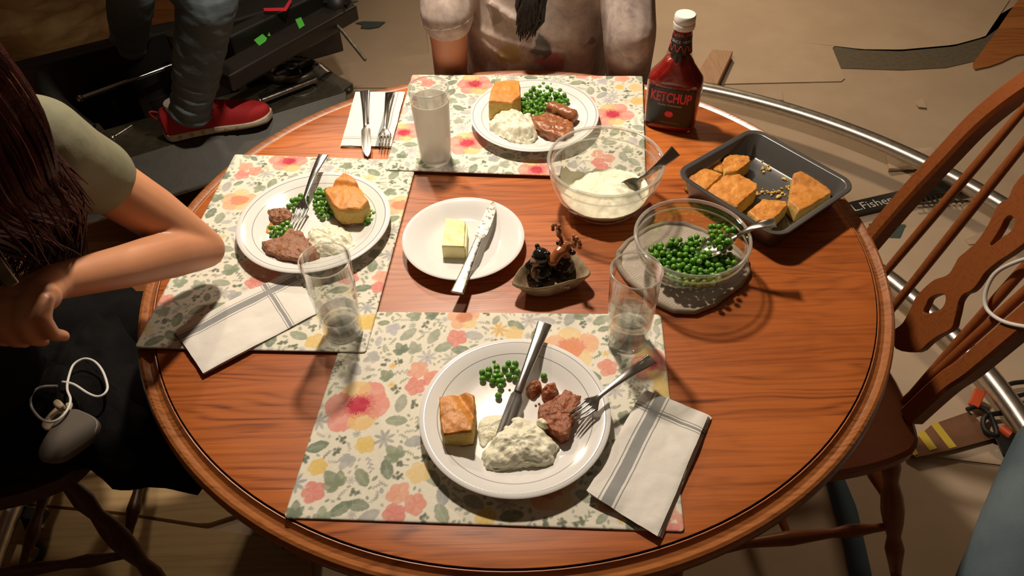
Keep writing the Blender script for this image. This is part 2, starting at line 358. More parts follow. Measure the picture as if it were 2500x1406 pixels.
def slab(mb, poly, z, h, prof=BREAD, n=72, amp=.001, sc=80, seed=0, mis=None, rnd=1, tilt=(0, 0), base_amp=0., hmod=None, zf=None):
    pts = resample(poly, n, rnd); c = sum(pts, Vector()) / n
    if zf is None: zf = lambda x, y: z
    rings = []; ms = []
    fine = []
    for i in range(len(prof) - 1):
        fine += [(prof[i][0] + (prof[i + 1][0] - prof[i][0]) * t, prof[i][1] + (prof[i + 1][1] - prof[i][1]) * t, i) for t in (0, .34, .67)]
    fine.append((*prof[-1], len(prof) - 1))
    for s_, hh, i in fine:
        r = []
        for p in pts:
            q = c.lerp(p, s_); d = p - c; zz = zf(q.x, q.y) + hh * h * ((1 + (hmod(q.x - c.x, q.y - c.y) if hmod else 0))) + (tilt[0] * (q.x - c.x) + tilt[1] * (q.y - c.y)) * (1 if hh > .05 else 0)
            v = Vector((q.x, q.y, zz)); a = amp * (1 if hh > .02 else .2)
            nz = fbm(v, sc, seed) + .26 * fbm(v, sc * 3.0, seed + 5, 3); out = d.normalized() * (1 if s_ > .9 else 0) + Vector((0, 0, 1 if hh > .3 else 0))
            v += out * nz * a
            r.append(v)
        rings.append(r); ms.append(i)
    mi = [0] * (len(rings) - 1) if mis is None else [mis(ms[i]) for i in range(len(rings) - 1)]
    return mb.rings(rings, mi, True, True)
def pxs(lst, z): return [P(x, y, z) for x, y in lst]
# ================================================================== SETTING
mb = MB(); mb.box((0.2, 1.6, -.02), (9, 9, .04)); struct('floor', mb, M['floorwood'], smooth=False)
M['wall'] = mat('wall_paint', (.30, .22, .15), .9)
for nm, c_, d_ in (('wall_back', (.2, 6.1, 1.5), (9, .04, 3)), ('wall_front', (.2, -2.9, 1.5), (9, .04, 3)), ('wall_left', (-4.3, 1.6, 1.5), (.04, 9, 3)), ('wall_right', (4.7, 1.6, 1.5), (.04, 9, 3))):
    mb = MB(); mb.box(c_, d_); struct(nm, mb, M['wall'], smooth=False)
def sheet(name, poly, z, th, m, label, cat, n=90, rnd=1, amp=.002, group=None, sc=3, curl=0.):
    mb = MB(); pts = resample(poly, n, rnd); c = sum(pts, Vector()) / n; rings = []
    for s_, zz in [(1, 0), (1, 1), (.97, 1), (.85, 1), (.6, 1), (.3, 1), (.05, 1)]:
        rings.append([Vector((c.x + (p.x - c.x) * s_, c.y + (p.y - c.y) * s_, z + zz * th + (amp * (1 + fbm((p.x * s_, p.y * s_, 0), sc, len(name))) * zz) + (curl if s_ == 1 and zz and amp else 0))) for p in pts])
    mb.rings(rings); o = obj(name, mb, m, loc=(c.x, c.y, z)); return tag(o, label, cat, group)
def fpoly(l, z=0.): return [(v.x, v.y) for v in pxs(l, z)]
# kraft paper laid over the wooden floor
sheet('floor_paper', [(-.95, 4.1), (3.4, 4.2), (3.6, -.6), (-1.02, -.6), (-1.02, 1.2), (-.95, 2.6)], .0005, .001, M['paper'], 'wide tan kraft paper spread over most of the floor, lowest layer', 'floor paper', 120, 0, .0)
sheet('floor_paper', fpoly([(600, 188), (1052, 182), (1040, 60), (1052, -60), (1500, -60), (2440, -90), (2465, 0), (2405, 90), (2330, 110), (2200, 122), (2100, 121), (2029, 111), (2065, 199), (1790, 205), (1500, 215), (600, 215)], .003), .003, .0012, M['paper2'], 'tan kraft paper sheet with a rounded cut edge behind the table, top layer', 'floor paper', 220, 0, .0008)
sheet('floor_paper', fpoly([(1880, 560), (2560, 552), (2560, 1150), (2150, 1100), (1880, 700)], .003), .003, .0012, M['paper2'], 'tan kraft paper sheet under the right-hand chair with a straight far edge', 'floor paper', 120, 0, .0008)
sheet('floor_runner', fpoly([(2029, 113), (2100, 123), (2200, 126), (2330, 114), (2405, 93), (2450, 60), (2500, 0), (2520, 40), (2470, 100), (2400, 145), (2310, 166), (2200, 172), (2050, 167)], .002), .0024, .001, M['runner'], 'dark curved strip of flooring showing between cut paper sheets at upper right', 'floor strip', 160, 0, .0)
sheet('floor_board', fpoly([(2430, 160), (2360, 175), (2420, 95), (2470, 20), (2520, -40), (2620, 0), (2560, 140), (2490, 130)], .004), .004, .003, M['floorwood'], 'bare orange wooden floor patch at the far upper right corner', 'wood panel', 60, 1, .0)
sheet('floor_board', fpoly([(340, 20), (440, -60), (450, 110), (360, 110)], .004), .004, .012, M['floorwood'], 'bare orange wooden board between the two denim legs', 'wood panel', 40, 0, .0)
for lst, lab in (([(-60, 880), (30, 905), (130, 960), (200, 1000), (330, 1050), (520, 1130), (700, 1215), (500, 1280), (300, 1250), (-60, 1215)], 'pale wooden floor board at lower left nearest the rail'), ([(-60, 1222), (300, 1258), (500, 1290), (760, 1330), (760, 1480), (-60, 1480)], 'pale wooden floor board at the bottom left corner')):
    sheet('floor_board', fpoly(lst, .012), .002, .010, M['ply'], lab, 'wood panel', 80, 0, .0)
# tape and torn scraps
def tape(lst, m, label, z=.0052): return sheet('tape_strip', fpoly(lst, z), z, .0005, m, label, 'tape', 40, 0, .0)
tape([(866, 56), (885, 52), (942, 53), (925, 66), (900, 70), (880, 68), (885, 60)], M['teal'], 'small torn dark green tape piece on paper behind the table')
tape([(2120, 546), (2212, 548), (2198, 582), (2130, 578)], M['teal'], 'dark green tape piece on the floor beside the right-hand chair back')
tape([(2010, 1155), (2050, 1140), (2092, 1240), (2128, 1400), (2140, 1480), (2085, 1480), (2060, 1330)], M['bluetape'], 'long dark blue tape strip on the floor below the table at lower right')
for lst, lab in (([(1882, 243), (1905, 224), (1912, 245)], 'curled up torn paper flap beyond the curved rail, nearest the ketchup'), ([(2235, 252), (2250, 246), (2262, 264), (2242, 262)], 'small torn paper flap on bare paper left of the chair top'), ([(2160, 370), (2168, 418), (2230, 415), (2290, 395), (2280, 360)], 'large torn tan paper scrap beneath the curved rail'), ([(2355, 585), (2400, 570), (2410, 592), (2365, 598)], 'torn paper flap seen between the chair spindles')):
    mb = MB(); pts = [P(x, y, .006) for x, y in lst]; k = len(pts)
    tops = [p + Vector((0, 0, .012 if i == 1 else .002)) for i, p in enumerate(pts)]
    mb.rings([pts, tops]); o = obj('paper_scrap', mb, M['paper2'], loc=pts[0], smooth=False); tag(o, lab, 'paper scrap')
# crumpled sheet, top left
def crumple():
    mb = MB(); n = 70; a, b, c_, d = P(-120, -60, .1), P(300, -40, .1), P(290, 250, .05), P(-120, 230, .05); rows = []
    for j in range(n):
        r = []
        for i in range(n):
            u, v = i / (n - 1), j / (n - 1); q = (a * (1 - u) + b * u) * (1 - v) + (d * (1 - u) + c_ * u) * v
            z = .05 + .10 * abs(fbm((q.x, q.y, 1), 1.6, 3, 3)) + .02 * abs(fbm((q.x, q.y, 1), 5, 5, 2))
            e = min(u, v, 1 - u, 1 - v) * 12; r.append(Vector((q.x + .05 * fbm((q.x, q.y, 3), 4, 2), q.y + .05 * fbm((q.x, q.y, 7), 4, 2), .002 + z * min(1, e))))
        rows.append(r)
    mb.rings(rows, close=False, cap0=False, cap1=False); mb.rings([[Vector((q.x, q.y, .001)) for q in r] for r in (rows[0], rows[-1])], close=False, cap0=False, cap1=False)
    tag(obj('dust_sheet', mb, M['poly'], loc=(a + c_) / 2, angle=180), 'crumpled golden tan dust sheet on the floor at upper left', 'dust sheet')
crumple()
# wooden block
t = [P(x, y, .038) for x, y in ((1738, 120), (1790, 124), (1752, 205), (1690, 196))]
mb = MB(); mb.rings([[Vector((q.x, q.y, .006)) for q in t], t]); tag(obj('wood_block', mb, M['pine'], loc=(t[0].x, t[0].y, .006), smooth=False, bevel=.003), 'short rough pine block lying on the paper behind the ketchup bottle', 'wood block')
# circular track
TC = Vector((.03, .9, 0))
def rail(R, a0, a1, label, feet):
    pts = [TC + Vector((R * math.cos(a), R * math.sin(a), .085)) for a in np.linspace(math.radians(a0), math.radians(a1), 90)]
    mb = MB(); mb.tube(pts, .0255, 20); o = obj('track_rail', mb, M['rail'], loc=pts[0]); tag(o, label, 'rail')
    for a in feet:
        mb = MB(); q = TC + Vector((R * math.cos(a), R * math.sin(a), 0)); mb.box(q + Vector((0, 0, .036)), (.03, .03, .05)); obj('rail_foot', mb, M['blackmetal'], o, bevel=.002)
rail(1.68, -14, 84, 'outer curved steel tube rail running behind the table to the right', [math.radians(q) for q in (72, 8, -10)])
rail(1.145, -22, 200, 'inner curved steel tube rail passing under the right-hand chair and lower left', [math.radians(q) for q in (3, 120, 150)])
# strap with name
a, b = P(2075, 512, .015), P(2370, 444, .015)
mb = MB(); mb.bar(a, b, .055, .012); st = tag(obj('name_board', mb, M['blackmetal'], loc=a, smooth=False), 'long black flat bar with a handwritten name beside the chair back', 'flat bar')
def text_mesh(name, txt, size, m, parent, place, extrude=.0, align='CENTER', xs=1.0, bold=0.):
    cu = bpy.data.curves.new(name, 'FONT'); cu.body = txt; cu.size = size; cu.align_x = align; cu.resolution_u = 3; cu.offset = bold
    t = bpy.data.objects.new(name, cu); C.objects.link(t); dg = bpy.context.evaluated_depsgraph_get(); dg.update()
    me = bpy.data.meshes.new_from_object(t.evaluated_get(dg)); bpy.data.objects.remove(t); bpy.data.curves.remove(cu)
    bm = bmesh.new(); bm.from_mesh(me); bmesh.ops.triangulate(bm, faces=bm.faces)
    bmesh.ops.subdivide_edges(bm, edges=[e for e in bm.edges if e.calc_length() > size * .35], cuts=2)
    for v in bm.verts: v.co = place(v.co.x * xs, v.co.y)
    bm.to_mesh(me); bm.free(); me.materials.clear(); me.materials.append(m); me.name = name
    o = bpy.data.objects.new(name, me); C.objects.link(o); o.parent = parent; return o
dx = (b - a).normalized(); dy = Vector((0, 0, 1)).cross(dx); mid = a + dx * .075
text_mesh('name_lettering', 'L.Fisher', .046, M['labelwhite'], st, lambda x, y: (mid - a) + dx * x + dy * (y - .017) + Vector((0, 0, .0068)))
# wire grating near it
mb = MB()
for k in range(8): q0, q1 = P(2240 + 14 * k, 478, .02), P(2252 + 14 * k, 496, .02); mb.tube([q0, q1], .003, 6)
for y in (476, 498): mb.tube([P(2236, y, .02), P(2362, y - 8, .02)], .003, 6)
tag(obj('wire_grate', mb, M['deck'], loc=P(2240, 478, .02)), 'small dark wire grate lying on paper behind the chair spindles', 'grate')

# ================================================================== TABLE
TX, TY, TA, TB = .004, .912, .591, .5645
tab = thing('dining_table', (TX, TY, 0), 'oval red-brown oak pedestal table with a grooved moulded rim', 'table')
def ering(inset, z, n=160): return [Vector((TX + (TA - inset) * math.cos(2 * PI * j / n), TY + (TB - inset) * math.sin(2 * PI * j / n), z)) for j in range(n)]
mb = MB()
prof = [(.06, TT - .034), (.012, TT - .034), (.004, TT - .028), (.000, TT - .018), (.001, TT - .010), (.004, TT - .0045), (.008, TT - .0028), (.012, TT - .0062), (.016, TT - .0085), (.021, TT - .0075), (.0262, TT - .0018), (.0275, TT - .0022), (.0285, TT - .0040), (.0298, TT - .0002), (.031, TT), (.06, TT), (.2, TT), (.4, TT), (.5, TT)]
mi = [0] * (len(prof) - 1)
for i in range(len(mi)): mi[i] = 1 if 1 <= i <= 9 else 0
mi[11] = 2; mi[12] = 2
mb.rings([ering(i, z) for i, z in prof], mi)
obj('tabletop', mb, [M['table'], M['rim'], M['groove']], tab, angle=30)
mb = MB(); mb.lathe([(.001, TT - .034), (.30, TT - .036), (.30, TT - .06), (.10, TT - .07), (.065, .60), (.085, .5), (.10, .40), (.06, .33), (.085, .26), (.09, .14), (.05, .12), (.001, .12)], 40, ctr=(TX, TY, 0)); obj('pedestal', mb, M['rim'], tab)
for k in range(4):
    a_ = PI / 4 + k * PI / 2; d = Vector((math.cos(a_), math.sin(a_), 0)); c0 = Vector((TX, TY, 0))
    mb = MB(); mb.tube([c0 + d * .07 + Vector((0, 0, .20)), c0 + d * .18 + Vector((0, 0, .17)), c0 + d * .30 + Vector((0, 0, .09)), c0 + d * .38 + Vector((0, 0, .03))], [.035, .032, .028, .026], 10); obj('pedestal_foot', mb, M['rim'], tab)

# ------------------------------------------------------------------ placemats: printed floral cloth, colour per vertex
SAGE = [(134, 146, 122), (150, 160, 138), (118, 132, 112), (160, 166, 150)]
GREYS = [(178, 178, 176), (165, 168, 168), (188, 186, 190)]
PINKS = [(226, 150, 132), (230, 165, 140), (222, 138, 128)]
YEL = [(226, 194, 120), (232, 204, 145), (222, 180, 110)]
def vnoise(ny, nx, cell, rs):
    gy, gx = int(ny / cell) + 3, int(nx / cell) + 3; g_ = rs.rand(gy, gx); y = np.arange(ny) / cell; x = np.arange(nx) / cell
    yi = y.astype(int); xi = x.astype(int); fy = (y - yi)[:, None]; fx = (x - xi)[None]; fy = fy * fy * (3 - 2 * fy); fx = fx * fx * (3 - 2 * fx)
    return (g_[yi][:, xi] * (1 - fy) * (1 - fx) + g_[yi + 1][:, xi] * fy * (1 - fx) + g_[yi][:, xi + 1] * (1 - fy) * fx + g_[yi + 1][:, xi + 1] * fy * fx)
class Canvas:
    def __init__(s, w, h, px, seed):
        s.w, s.h, s.px = w, h, px; s.nx, s.ny = int(w / px) + 1, int(h / px) + 1; s.rs = np.random.RandomState(seed)
        s.c = np.ones((s.ny, s.nx, 3)) * np.array([234, 229, 212.]); s.occ = np.zeros((s.ny, s.nx)); s.n1 = vnoise(s.ny, s.nx, 7, s.rs); s.n2 = vnoise(s.ny, s.nx, 2.2, s.rs)
    def win(s, x, y, r):
        a, b = max(0, int((x - r) / s.px)), min(s.nx, int((x + r) / s.px) + 2); c, d = max(0, int((y - r) / s.px)), min(s.ny, int((y + r) / s.px) + 2)
        if a >= b or c >= d: return None
        X, Y = np.meshgrid(np.arange(a, b) * s.px - x, np.arange(c, d) * s.px - y); return (slice(c, d), slice(a, b)), X, Y
    def put(s, sl, dist, col, alpha=.9, occ=True):
        m = np.clip(.5 - dist / s.px, 0, 1); wc = (.72 + .4 * s.n1[sl]) * (.93 + .14 * s.n2[sl]); k = (m * alpha * np.clip(wc, .3, 1))[..., None]
        s.c[sl] = s.c[sl] * (1 - k) + np.array(col, float) * k
        if occ: s.occ[sl] = np.maximum(s.occ[sl], m)
    def petal(s, x, y, ang, L, w, col, alpha=.9, pw=1.):
        q = s.win(x, y, L * 1.3)
        if q is None: return
        sl, X, Y = q; u = (X * math.cos(ang) + Y * math.sin(ang)) / L; v = -X * math.sin(ang) + Y * math.cos(ang)
        t = np.clip(u, 0, 1); wd = w * np.power(np.clip(np.sin(PI * t ** pw), 0, 1), .6) * (1 + .25 * (s.n2[sl] - .5)); s.put(sl, np.where((u < 0) | (u > 1), 1, np.abs(v) - wd), col, alpha)
    def leaf(s, x, y, ang, L, col): 
        s.petal(x, y, ang, L, L * .27, col, .92, 1.0)
        q = s.win(x, y, L)
        if q is None: return
        sl, X, Y = q; u = X * math.cos(ang) + Y * math.sin(ang); v = -X * math.sin(ang) + Y * math.cos(ang); s.put(sl, np.where((u < .1 * L) | (u > .8 * L), 1, np.abs(v) - .0004), (205, 208, 192), .5, False)
    def lobed(s, x, y, ang, L, col):
        for k, (da, l) in enumerate([(0, 1), (.7, .75), (-.7, .75), (1.3, .5), (-1.3, .5)]): s.petal(x, y, ang + da, L * l, L * l * .30, col, .85, .8)
    def flower(s, x, y, R, col, cen=None, n=5, rot=0, alt=None):
        q = s.win(x, y, R * 1.4); 
        if q is None: return
        for k in range(n):
            a = rot + 2 * PI * k / n + s.rs.uniform(-.12, .12); s.petal(x, y, a, R * s.rs.uniform(.88, 1.08), R * .44, alt if (alt and k % 3 == 1) else col, .88, 1.35)
        if cen:
            sl, X, Y = q; r = np.hypot(X, Y * 1.15); th = np.arctan2(Y, X); s.put(sl, r - R * .50 * (.8 + .35 * s.n2[sl]), (216, 110, 104), .55)
            s.put(sl, r - R * .30 * (.75 + .3 * np.sin(th * 13) ** 2 + .4 * s.n2[sl]), cen, .95)
    def daisy(s, x, y, R, col, rot=0):
        for k in range(8): s.petal(x, y, rot + k * PI / 4 + s.rs.uniform(-.1, .1), R, R * .15, col, .9, 1.2)
        s.petal(x - R * .14, y, 0, R * .28, R * .13, (196, 170, 120), .8)
    def sprig(s, x, y, ang, L, col):
        for k in range(7):
            t = k / 6; px_, py_ = x + math.cos(ang) * L * t, y + math.sin(ang) * L * t; sd = 1 if k % 2 else -1
            s.petal(px_, py_, ang + sd * .8, L * .28, L * .06, col, .9)
        s.petal(x, y, ang, L * 1.15, .0007, col, .9, .5)
    def berries(s, x, y, ang, L, col):
        s.petal(x, y, ang, L, .0007, col, .9, .5)
        for k in range(8):
            t = .25 + .75 * s.rs.rand(); sd = s.rs.uniform(-.3, .3) * L; bx, by = x + math.cos(ang) * L * t - math.sin(ang) * sd, y + math.sin(ang) * L * t + math.cos(ang) * sd; r = .0022
            q = s.win(bx, by, .006)
            if q: s.put(q[0], np.hypot(q[1], q[2]) - r, col, .9)
    def free(s, x, y, r):
        q = s.win(x, y, r)
        if q is None: return False
        return s.occ[q[0]].mean() < .14
    def fill(s):
        rs = s.rs
        for kind, r, n in (('leaf', .030, 110), ('flower', .019, 22), ('lobed', .022, 90), ('daisy', .019, 90), ('leaf', .019, 160), ('sprig', .020, 260), ('berries', .015, 420), ('sprig', .012, 700), ('leaf', .009, 900), ('daisy', .008, 500), ('leaf', .006, 1500)):
            for _ in range(n):
                x, y = rs.uniform(0, s.w), rs.uniform(0, s.h)
                if not s.free(x, y, r * .62): continue
                a = rs.uniform(0, 2 * PI); ox, oy = x - math.cos(a) * r * .5, y - math.sin(a) * r * .5
                sg = SAGE[rs.randint(4)]; gr = GREYS[rs.randint(3)]
                if kind == 'leaf': s.leaf(ox, oy, a, r, sg if rs.rand() < .8 else gr)
                elif kind == 'lobed': s.lobed(ox, oy, a, r, sg if rs.rand() < .65 else gr)
                elif kind == 'flower': s.flower(x, y, r * .85, (PINKS + YEL)[rs.randint(6)], None, 5, a)
                elif kind == 'daisy': s.daisy(x, y, r * .8, GREYS[rs.randint(3)] if rs.rand() < .8 else YEL[rs.randint(3)], a)
                elif kind == 'sprig': s.sprig(ox, oy, a, r, (sg if rs.rand() < .6 else (168, 170, 164)))
                else: s.berries(ox, oy, a, r, (112, 120, 104))
def placemat(cor, heroes, label, z, seed, w, h, sm=()):
    """cor: TL,TR,BR,BL pixel corners; heroes: (px,py,R,petals,kind)"""
    c3 = [P(x, y, z + .002) for x, y in cor]; ctr = sum(c3, Vector()) / 4
    e1 = ((c3[1] - c3[0]) + (c3[2] - c3[3])) / 2; e2 = ((c3[0] - c3[3]) + (c3[1] - c3[2])) / 2
    px = .00115; cv = Canvas(w, h, px, seed)
    def uv(q): # world point -> sheet metres
        d = q - ctr; a11, a12, a22 = e1.dot(e1), e1.dot(e2), e2.dot(e2); b1, b2 = d.dot(e1), d.dot(e2); det = a11 * a22 - a12 * a12
        return ((b1 * a22 - b2 * a12) / det + .5) * w, ((b2 * a11 - b1 * a12) / det + .5) * h
    for (hx, hy, R, kind) in heroes:
        u, v = uv(P(hx, hy, z + .002))
        if kind == 'big': cv.flower(u, v, R, (228, 148, 134), (190, 48, 72), 6, 1.0, (234, 196, 132))
        elif kind == 'pink': 
            for k in range(3): cv.flower(u + R * .6 * math.cos(k * 2.1), v + R * .6 * math.sin(k * 2.1), R * .62, PINKS[k], None, 5, k)
        elif kind == 'peach': cv.flower(u, v, R, (234, 178, 138), (224, 150, 110), 5, .4, (236, 206, 150))
        elif kind == 'yellow': cv.flower(u, v, R, (228, 196, 112), None, 6, .3)
        elif kind == 'leaf': cv.lobed(u, v, 2.4, R, SAGE[0])
    cv.fill(); nx, ny = cv.nx, cv.ny
    I, J = np.meshgrid(np.arange(nx), np.arange(ny)); U = I / (nx - 1); V = J / (ny - 1)
    A = [np.array(q) for q in (c3[3], c3[2], c3[0], c3[1])]
    Pn = (A[0][None, None] * ((1 - U) * (1 - V))[..., None] + A[1] * (U * (1 - V))[..., None] + A[2] * ((1 - U) * V)[..., None] + A[3] * (U * V)[..., None])
    rnd = .006; du = np.minimum(I, nx - 1 - I) * px; dv = np.minimum(J, ny - 1 - J) * px
    corner = (du < rnd) & (dv < rnd); rr = np.hypot(rnd - du, rnd - dv); k = np.where(corner & (rr > rnd), rnd / np.maximum(rr, 1e-6), 1.)
    # pull rounded corners in
    ccu = np.where(I < nx / 2, rnd, w - rnd); ccv = np.where(J < ny / 2, rnd, h - rnd)
    U2 = np.where(corner, (ccu + (I * w / (nx - 1) - ccu) * k) / w, U); V2 = np.where(corner, (ccv + (J * h / (ny - 1) - ccv) * k) / h, V)
    Pn = (A[0] * ((1 - U2) * (1 - V2))[..., None] + A[1] * (U2 * (1 - V2))[..., None] + A[2] * ((1 - U2) * V2)[..., None] + A[3] * (U2 * V2)[..., None])
    Pn[..., 2] = z + .0024 - .0010 * np.exp(-np.minimum(du, dv) / .0015) + .00045 * (vnoise(ny, nx, 28, cv.rs) - .5)
    top = (Pn - np.array(ctr)).reshape(-1, 3); edge = [j * nx for j in range(ny)][::-1]
    per = [i for i in range(nx)] + [j * nx + nx - 1 for j in range(1, ny)] + [(ny - 1) * nx + i for i in range(nx - 2, -1, -1)] + [j * nx for j in range(ny - 2, 0, -1)]
    low = top[per].copy(); low[:, 2] = z + .0002 - ctr.z
    vs = np.vstack([top, low]); N = nx * ny; q = (J[:-1, :-1] * nx + I[:-1, :-1]).ravel(); F1 = np.stack([q, q + 1, q + nx + 1, q + nx], 1)
    L = len(per); p0 = np.array(per); p1 = np.roll(p0, -1); l0 = N + np.arange(L); l1 = np.roll(l0, -1); F2 = np.stack([p1, p0, l0, l1], 1)
    Fs = np.vstack([F1, F2]).astype(np.int32); me = bpy.data.meshes.new('placemat'); me.vertices.add(len(vs)); me.vertices.foreach_set('co', vs.astype(np.float32).ravel())
    me.loops.add(Fs.size); me.loops.foreach_set('vertex_index', Fs.ravel()); me.polygons.add(len(Fs)); me.polygons.foreach_set('loop_start', np.arange(0, Fs.size, 4, dtype=np.int32)); me.polygons.foreach_set('use_smooth', [True] * len(Fs)); me.update(calc_edges=True)
    col = cv.c.copy()
    hem = (np.minimum(du, dv) < .0016)[..., None]; col = np.where(hem, col * .93, col)
    cl = np.clip(col, 0, 255) / 255; cl = np.where(cl > .04045, ((cl + .055) / 1.055) ** 2.4, cl / 12.92).reshape(-1, 3)
    full = np.ones((len(vs), 4), np.float32); full[:N, :3] = cl; full[N:, :3] = (.62, .60, .52)
    at = me.color_attributes.new('print', 'FLOAT_COLOR', 'POINT'); at.data.foreach_set('color', full.ravel())
    me.materials.append(M['mat']); o = bpy.data.objects.new('placemat', me); C.objects.link(o); o.location = ctr
    return tag(o, label, 'placemat', None)
M['mat'] = mat('floral_cotton', (.8, .8, .8), .88); g = G(M['mat']); at_ = g.n('ShaderNodeVertexColor'); at_.layer_name = 'print'
wv = g.noise(g.scale(g.coord(), (120, 1500, 100)), 1, 2); wv2 = g.noise(g.scale(g.coord(), (1500, 120, 100)), 1, 2)
g.base(g.mix(.30, at_.outputs[0], g.ramp(g.math('ADD', g.math('MULTIPLY', wv, .5), g.math('MULTIPLY', wv2, .5)), [(.35, (.55,) * 3), (.6, (1.0,) * 3)]), 'MULTIPLY')); g.bump(wv, .15, .0004)
placemat([(858, 760), (1614, 767), (1672, 1298), (692, 1264)],
    [(875, 990, .046, 'big'), (1130, 775, .026, 'peach'), (1395, 850, .042, 'peach'), (1590, 890, .03, 'big'), (1030, 925, .026, 'pink'), (985, 1232, .026, 'pink'), (780, 1142, .013, 'yellow'), (893, 1088, .014, 'yellow'), (1340, 1190, .036, 'peach'), (1185, 1262, .014, 'yellow'), (880, 798, .02, 'peach'), (950, 925, .02, 'leaf'), (1640, 1270, .022, 'pink'), (830, 1190, .03, 'leaf'), (975, 1120, .026, 'leaf')],
    'floral placemat nearest the camera under the plate with the mashed potato knife', TT + .0004, 5, .48, .33)
placemat([(573, 376), (1019, 391), (893, 860), (328, 848)],
    [(705, 395, .036, 'big'), (605, 420, .024, 'pink'), (585, 490, .032, 'peach'), (640, 675, .026, 'pink'), (975, 500, .03, 'peach'), (940, 690, .024, 'pink'), (385, 730, .022, 'pink'), (900, 790, .018, 'yellow'), (535, 490, .024, 'leaf'), (570, 665, .026, 'leaf')],
    'floral placemat at the left seat below the bent elbow', TT + .0030, 11, .33, .48)
placemat([(1006, 182), (1569, 185), (1577, 436), (939, 414)],
    [(1160, 205, .040, 'big'), (985, 325, .034, 'big'), (1140, 350, .040, 'big'), (1310, 415, .036, 'big'), (1495, 280, .040, 'big'), (1470, 385, .022, 'pink'), (1030, 400, .02, 'leaf'), (1020, 190, .02, 'pink'), (1510, 215, .01, 'yellow')],
    'floral placemat at the far seat in front of the tie-dye shirt', TT + .0056, 23, .48, .33)
MZ = TT + .003; MZL = TT + .0058; MZB = TT + .0084
# ================================================================== PLATES
def plate(loc, R, m, label, well=.62, rim=.020, name='dinner_plate', scale_v=1.):
    mb = MB(); w = R * well; f = R * .56
    prof = [(.0005, .0025), (f * .9, .0022), (f, .0), (f + .003, .0004), (w, .0035), (w + .012, .007), (R * .80, rim * .62), (R * .93, rim * .90), (R - .001, rim - .0006), (R, rim + .0010), (R - .0012, rim + .0022), (R * .93, rim * .93 + .0026), (R * .80, rim * .62 + .0030), (w + .010, .0100), (w + .003, .0066), (w - .004, .0056), (w * .5, .0052), (.0005, .0052)]
    mb.lathe(prof, 128); o = obj(name, mb, m, local=True, angle=60); o.location = loc; return tag(o, label, 'plate')
PF = P(1257, 1008, MZ + .019); PL_ = P(767, 537, MZL + .019); PB = P(1305, 279, MZB + .019)
p0 = Vector((PF.x, PF.y, MZ)); pL = Vector((PL_.x, PL_.y, MZL)); pB = Vector((PB.x, PB.y, MZB))
plate(p0, .1245, M['plate'], 'white dinner plate with grey rings nearest the camera')
plate(pL, .1265, M['plate'], 'white ringed dinner plate on the left placemat smeared with gravy')
plate(pB, .1225, M['plate'], 'white ringed dinner plate at the far seat holding the full untouched meal')
q = P(1131, 579, TT + .02); pU = Vector((q.x, q.y, TT + .0005)); plate(pU, .099, M['butterplate'], 'plain white plate holding the butter in the middle of the table', .58, .020, 'butter_plate')
ZF, ZL, ZB, ZU = MZ + .0055, MZL + .0055, MZB + .0055, TT + .006
# ================================================================== FOOD
def topz(lst, z): return [(v.x, v.y) for v in pxs(lst, z)]
def bread(lst, z, h, label, seed, tilt=(0, 0), n=90, base=True, grp=None, hm=None):
    mb = MB(); poly = topz(lst, z + h)
    slab(mb, poly, z, h, BREAD, n, .0013, 85, seed, (lambda i: 2 if i < 1 and base else (1 if i < 5 else 0)), 0, tilt, hmod=hm)
    c = sum((Vector((x, y, z)) for x, y in poly), Vector()) / len(poly); return tag(obj('cornbread', mb, [M['crust'], M['crumb'], M['basecrust']], loc=c, angle=55), label, 'cornbread', grp)
def crack(x0, y0, w, d, ang=0.): return lambda x, y: -d * math.exp(-(((x - x0) * math.cos(ang) + (y - y0) * math.sin(ang)) / w) ** 2)
def mound(name, lst, z, h, m, label, cat, seed, amp=.004, sc=55, prof=DOME, n=150, ztop=None, hm=None):
    mb = MB(); slab(mb, topz(lst, z + (ztop if ztop is not None else h * .3)), z, h, prof, n, amp, sc, seed, None, 0 if prof is BREAD else 1, hmod=hm)
    v = mb.v; c = sum(v, Vector()) / len(v); return tag(obj(name, mb, m, loc=(c.x, c.y, z), angle=80), label, cat)
# front plate
bread([(1072, 965), (1138, 953), (1158, 962), (1160, 1000), (1153, 1052), (1082, 1062), (1072, 1010)], ZF, .033, 'square of cornbread with a split top at left of the nearest plate', 1, hm=crack(.012, .01, .006, .16, .5))
mound('mashed_potato', [(1180, 1140), (1177, 1105), (1205, 1060), (1225, 1030), (1250, 1010), (1290, 1018), (1330, 1045), (1367, 1085), (1362, 1115), (1330, 1138), (1290, 1132), (1240, 1146), (1205, 1152)], ZF, .0185, M['mash'], 'half eaten mashed potato mound on the nearest plate, knife tip stuck in it', 'mashed potato', 3, .006, 45)
mound('mashed_potato_smear', [(1166, 1030), (1190, 1012), (1235, 1012), (1225, 1045), (1195, 1075), (1180, 1095), (1168, 1080)], ZF, .0045, M['mash'], 'thin smear of mashed potato beside the cornbread on the nearest plate', 'mashed potato', 4, .002, 90)
mound('meatloaf_slice', [(1318, 990), (1380, 953), (1420, 968), (1402, 1010), (1388, 1060), (1372, 1064), (1345, 1045), (1314, 1012)], ZF, .019, M['meat'], 'browned meatloaf slice under the fork tines on the nearest plate', 'meatloaf', 5, .003, 90, BREAD, 90, .019)
mound('meatloaf_bit', [(1322, 945), (1345, 926), (1366, 945), (1358, 962), (1330, 976), (1320, 962)], ZF, .014, M['meat'], 'small torn meatloaf bit above the slice on the nearest plate', 'meatloaf', 6, .003, 110, DOME, 50, .010)
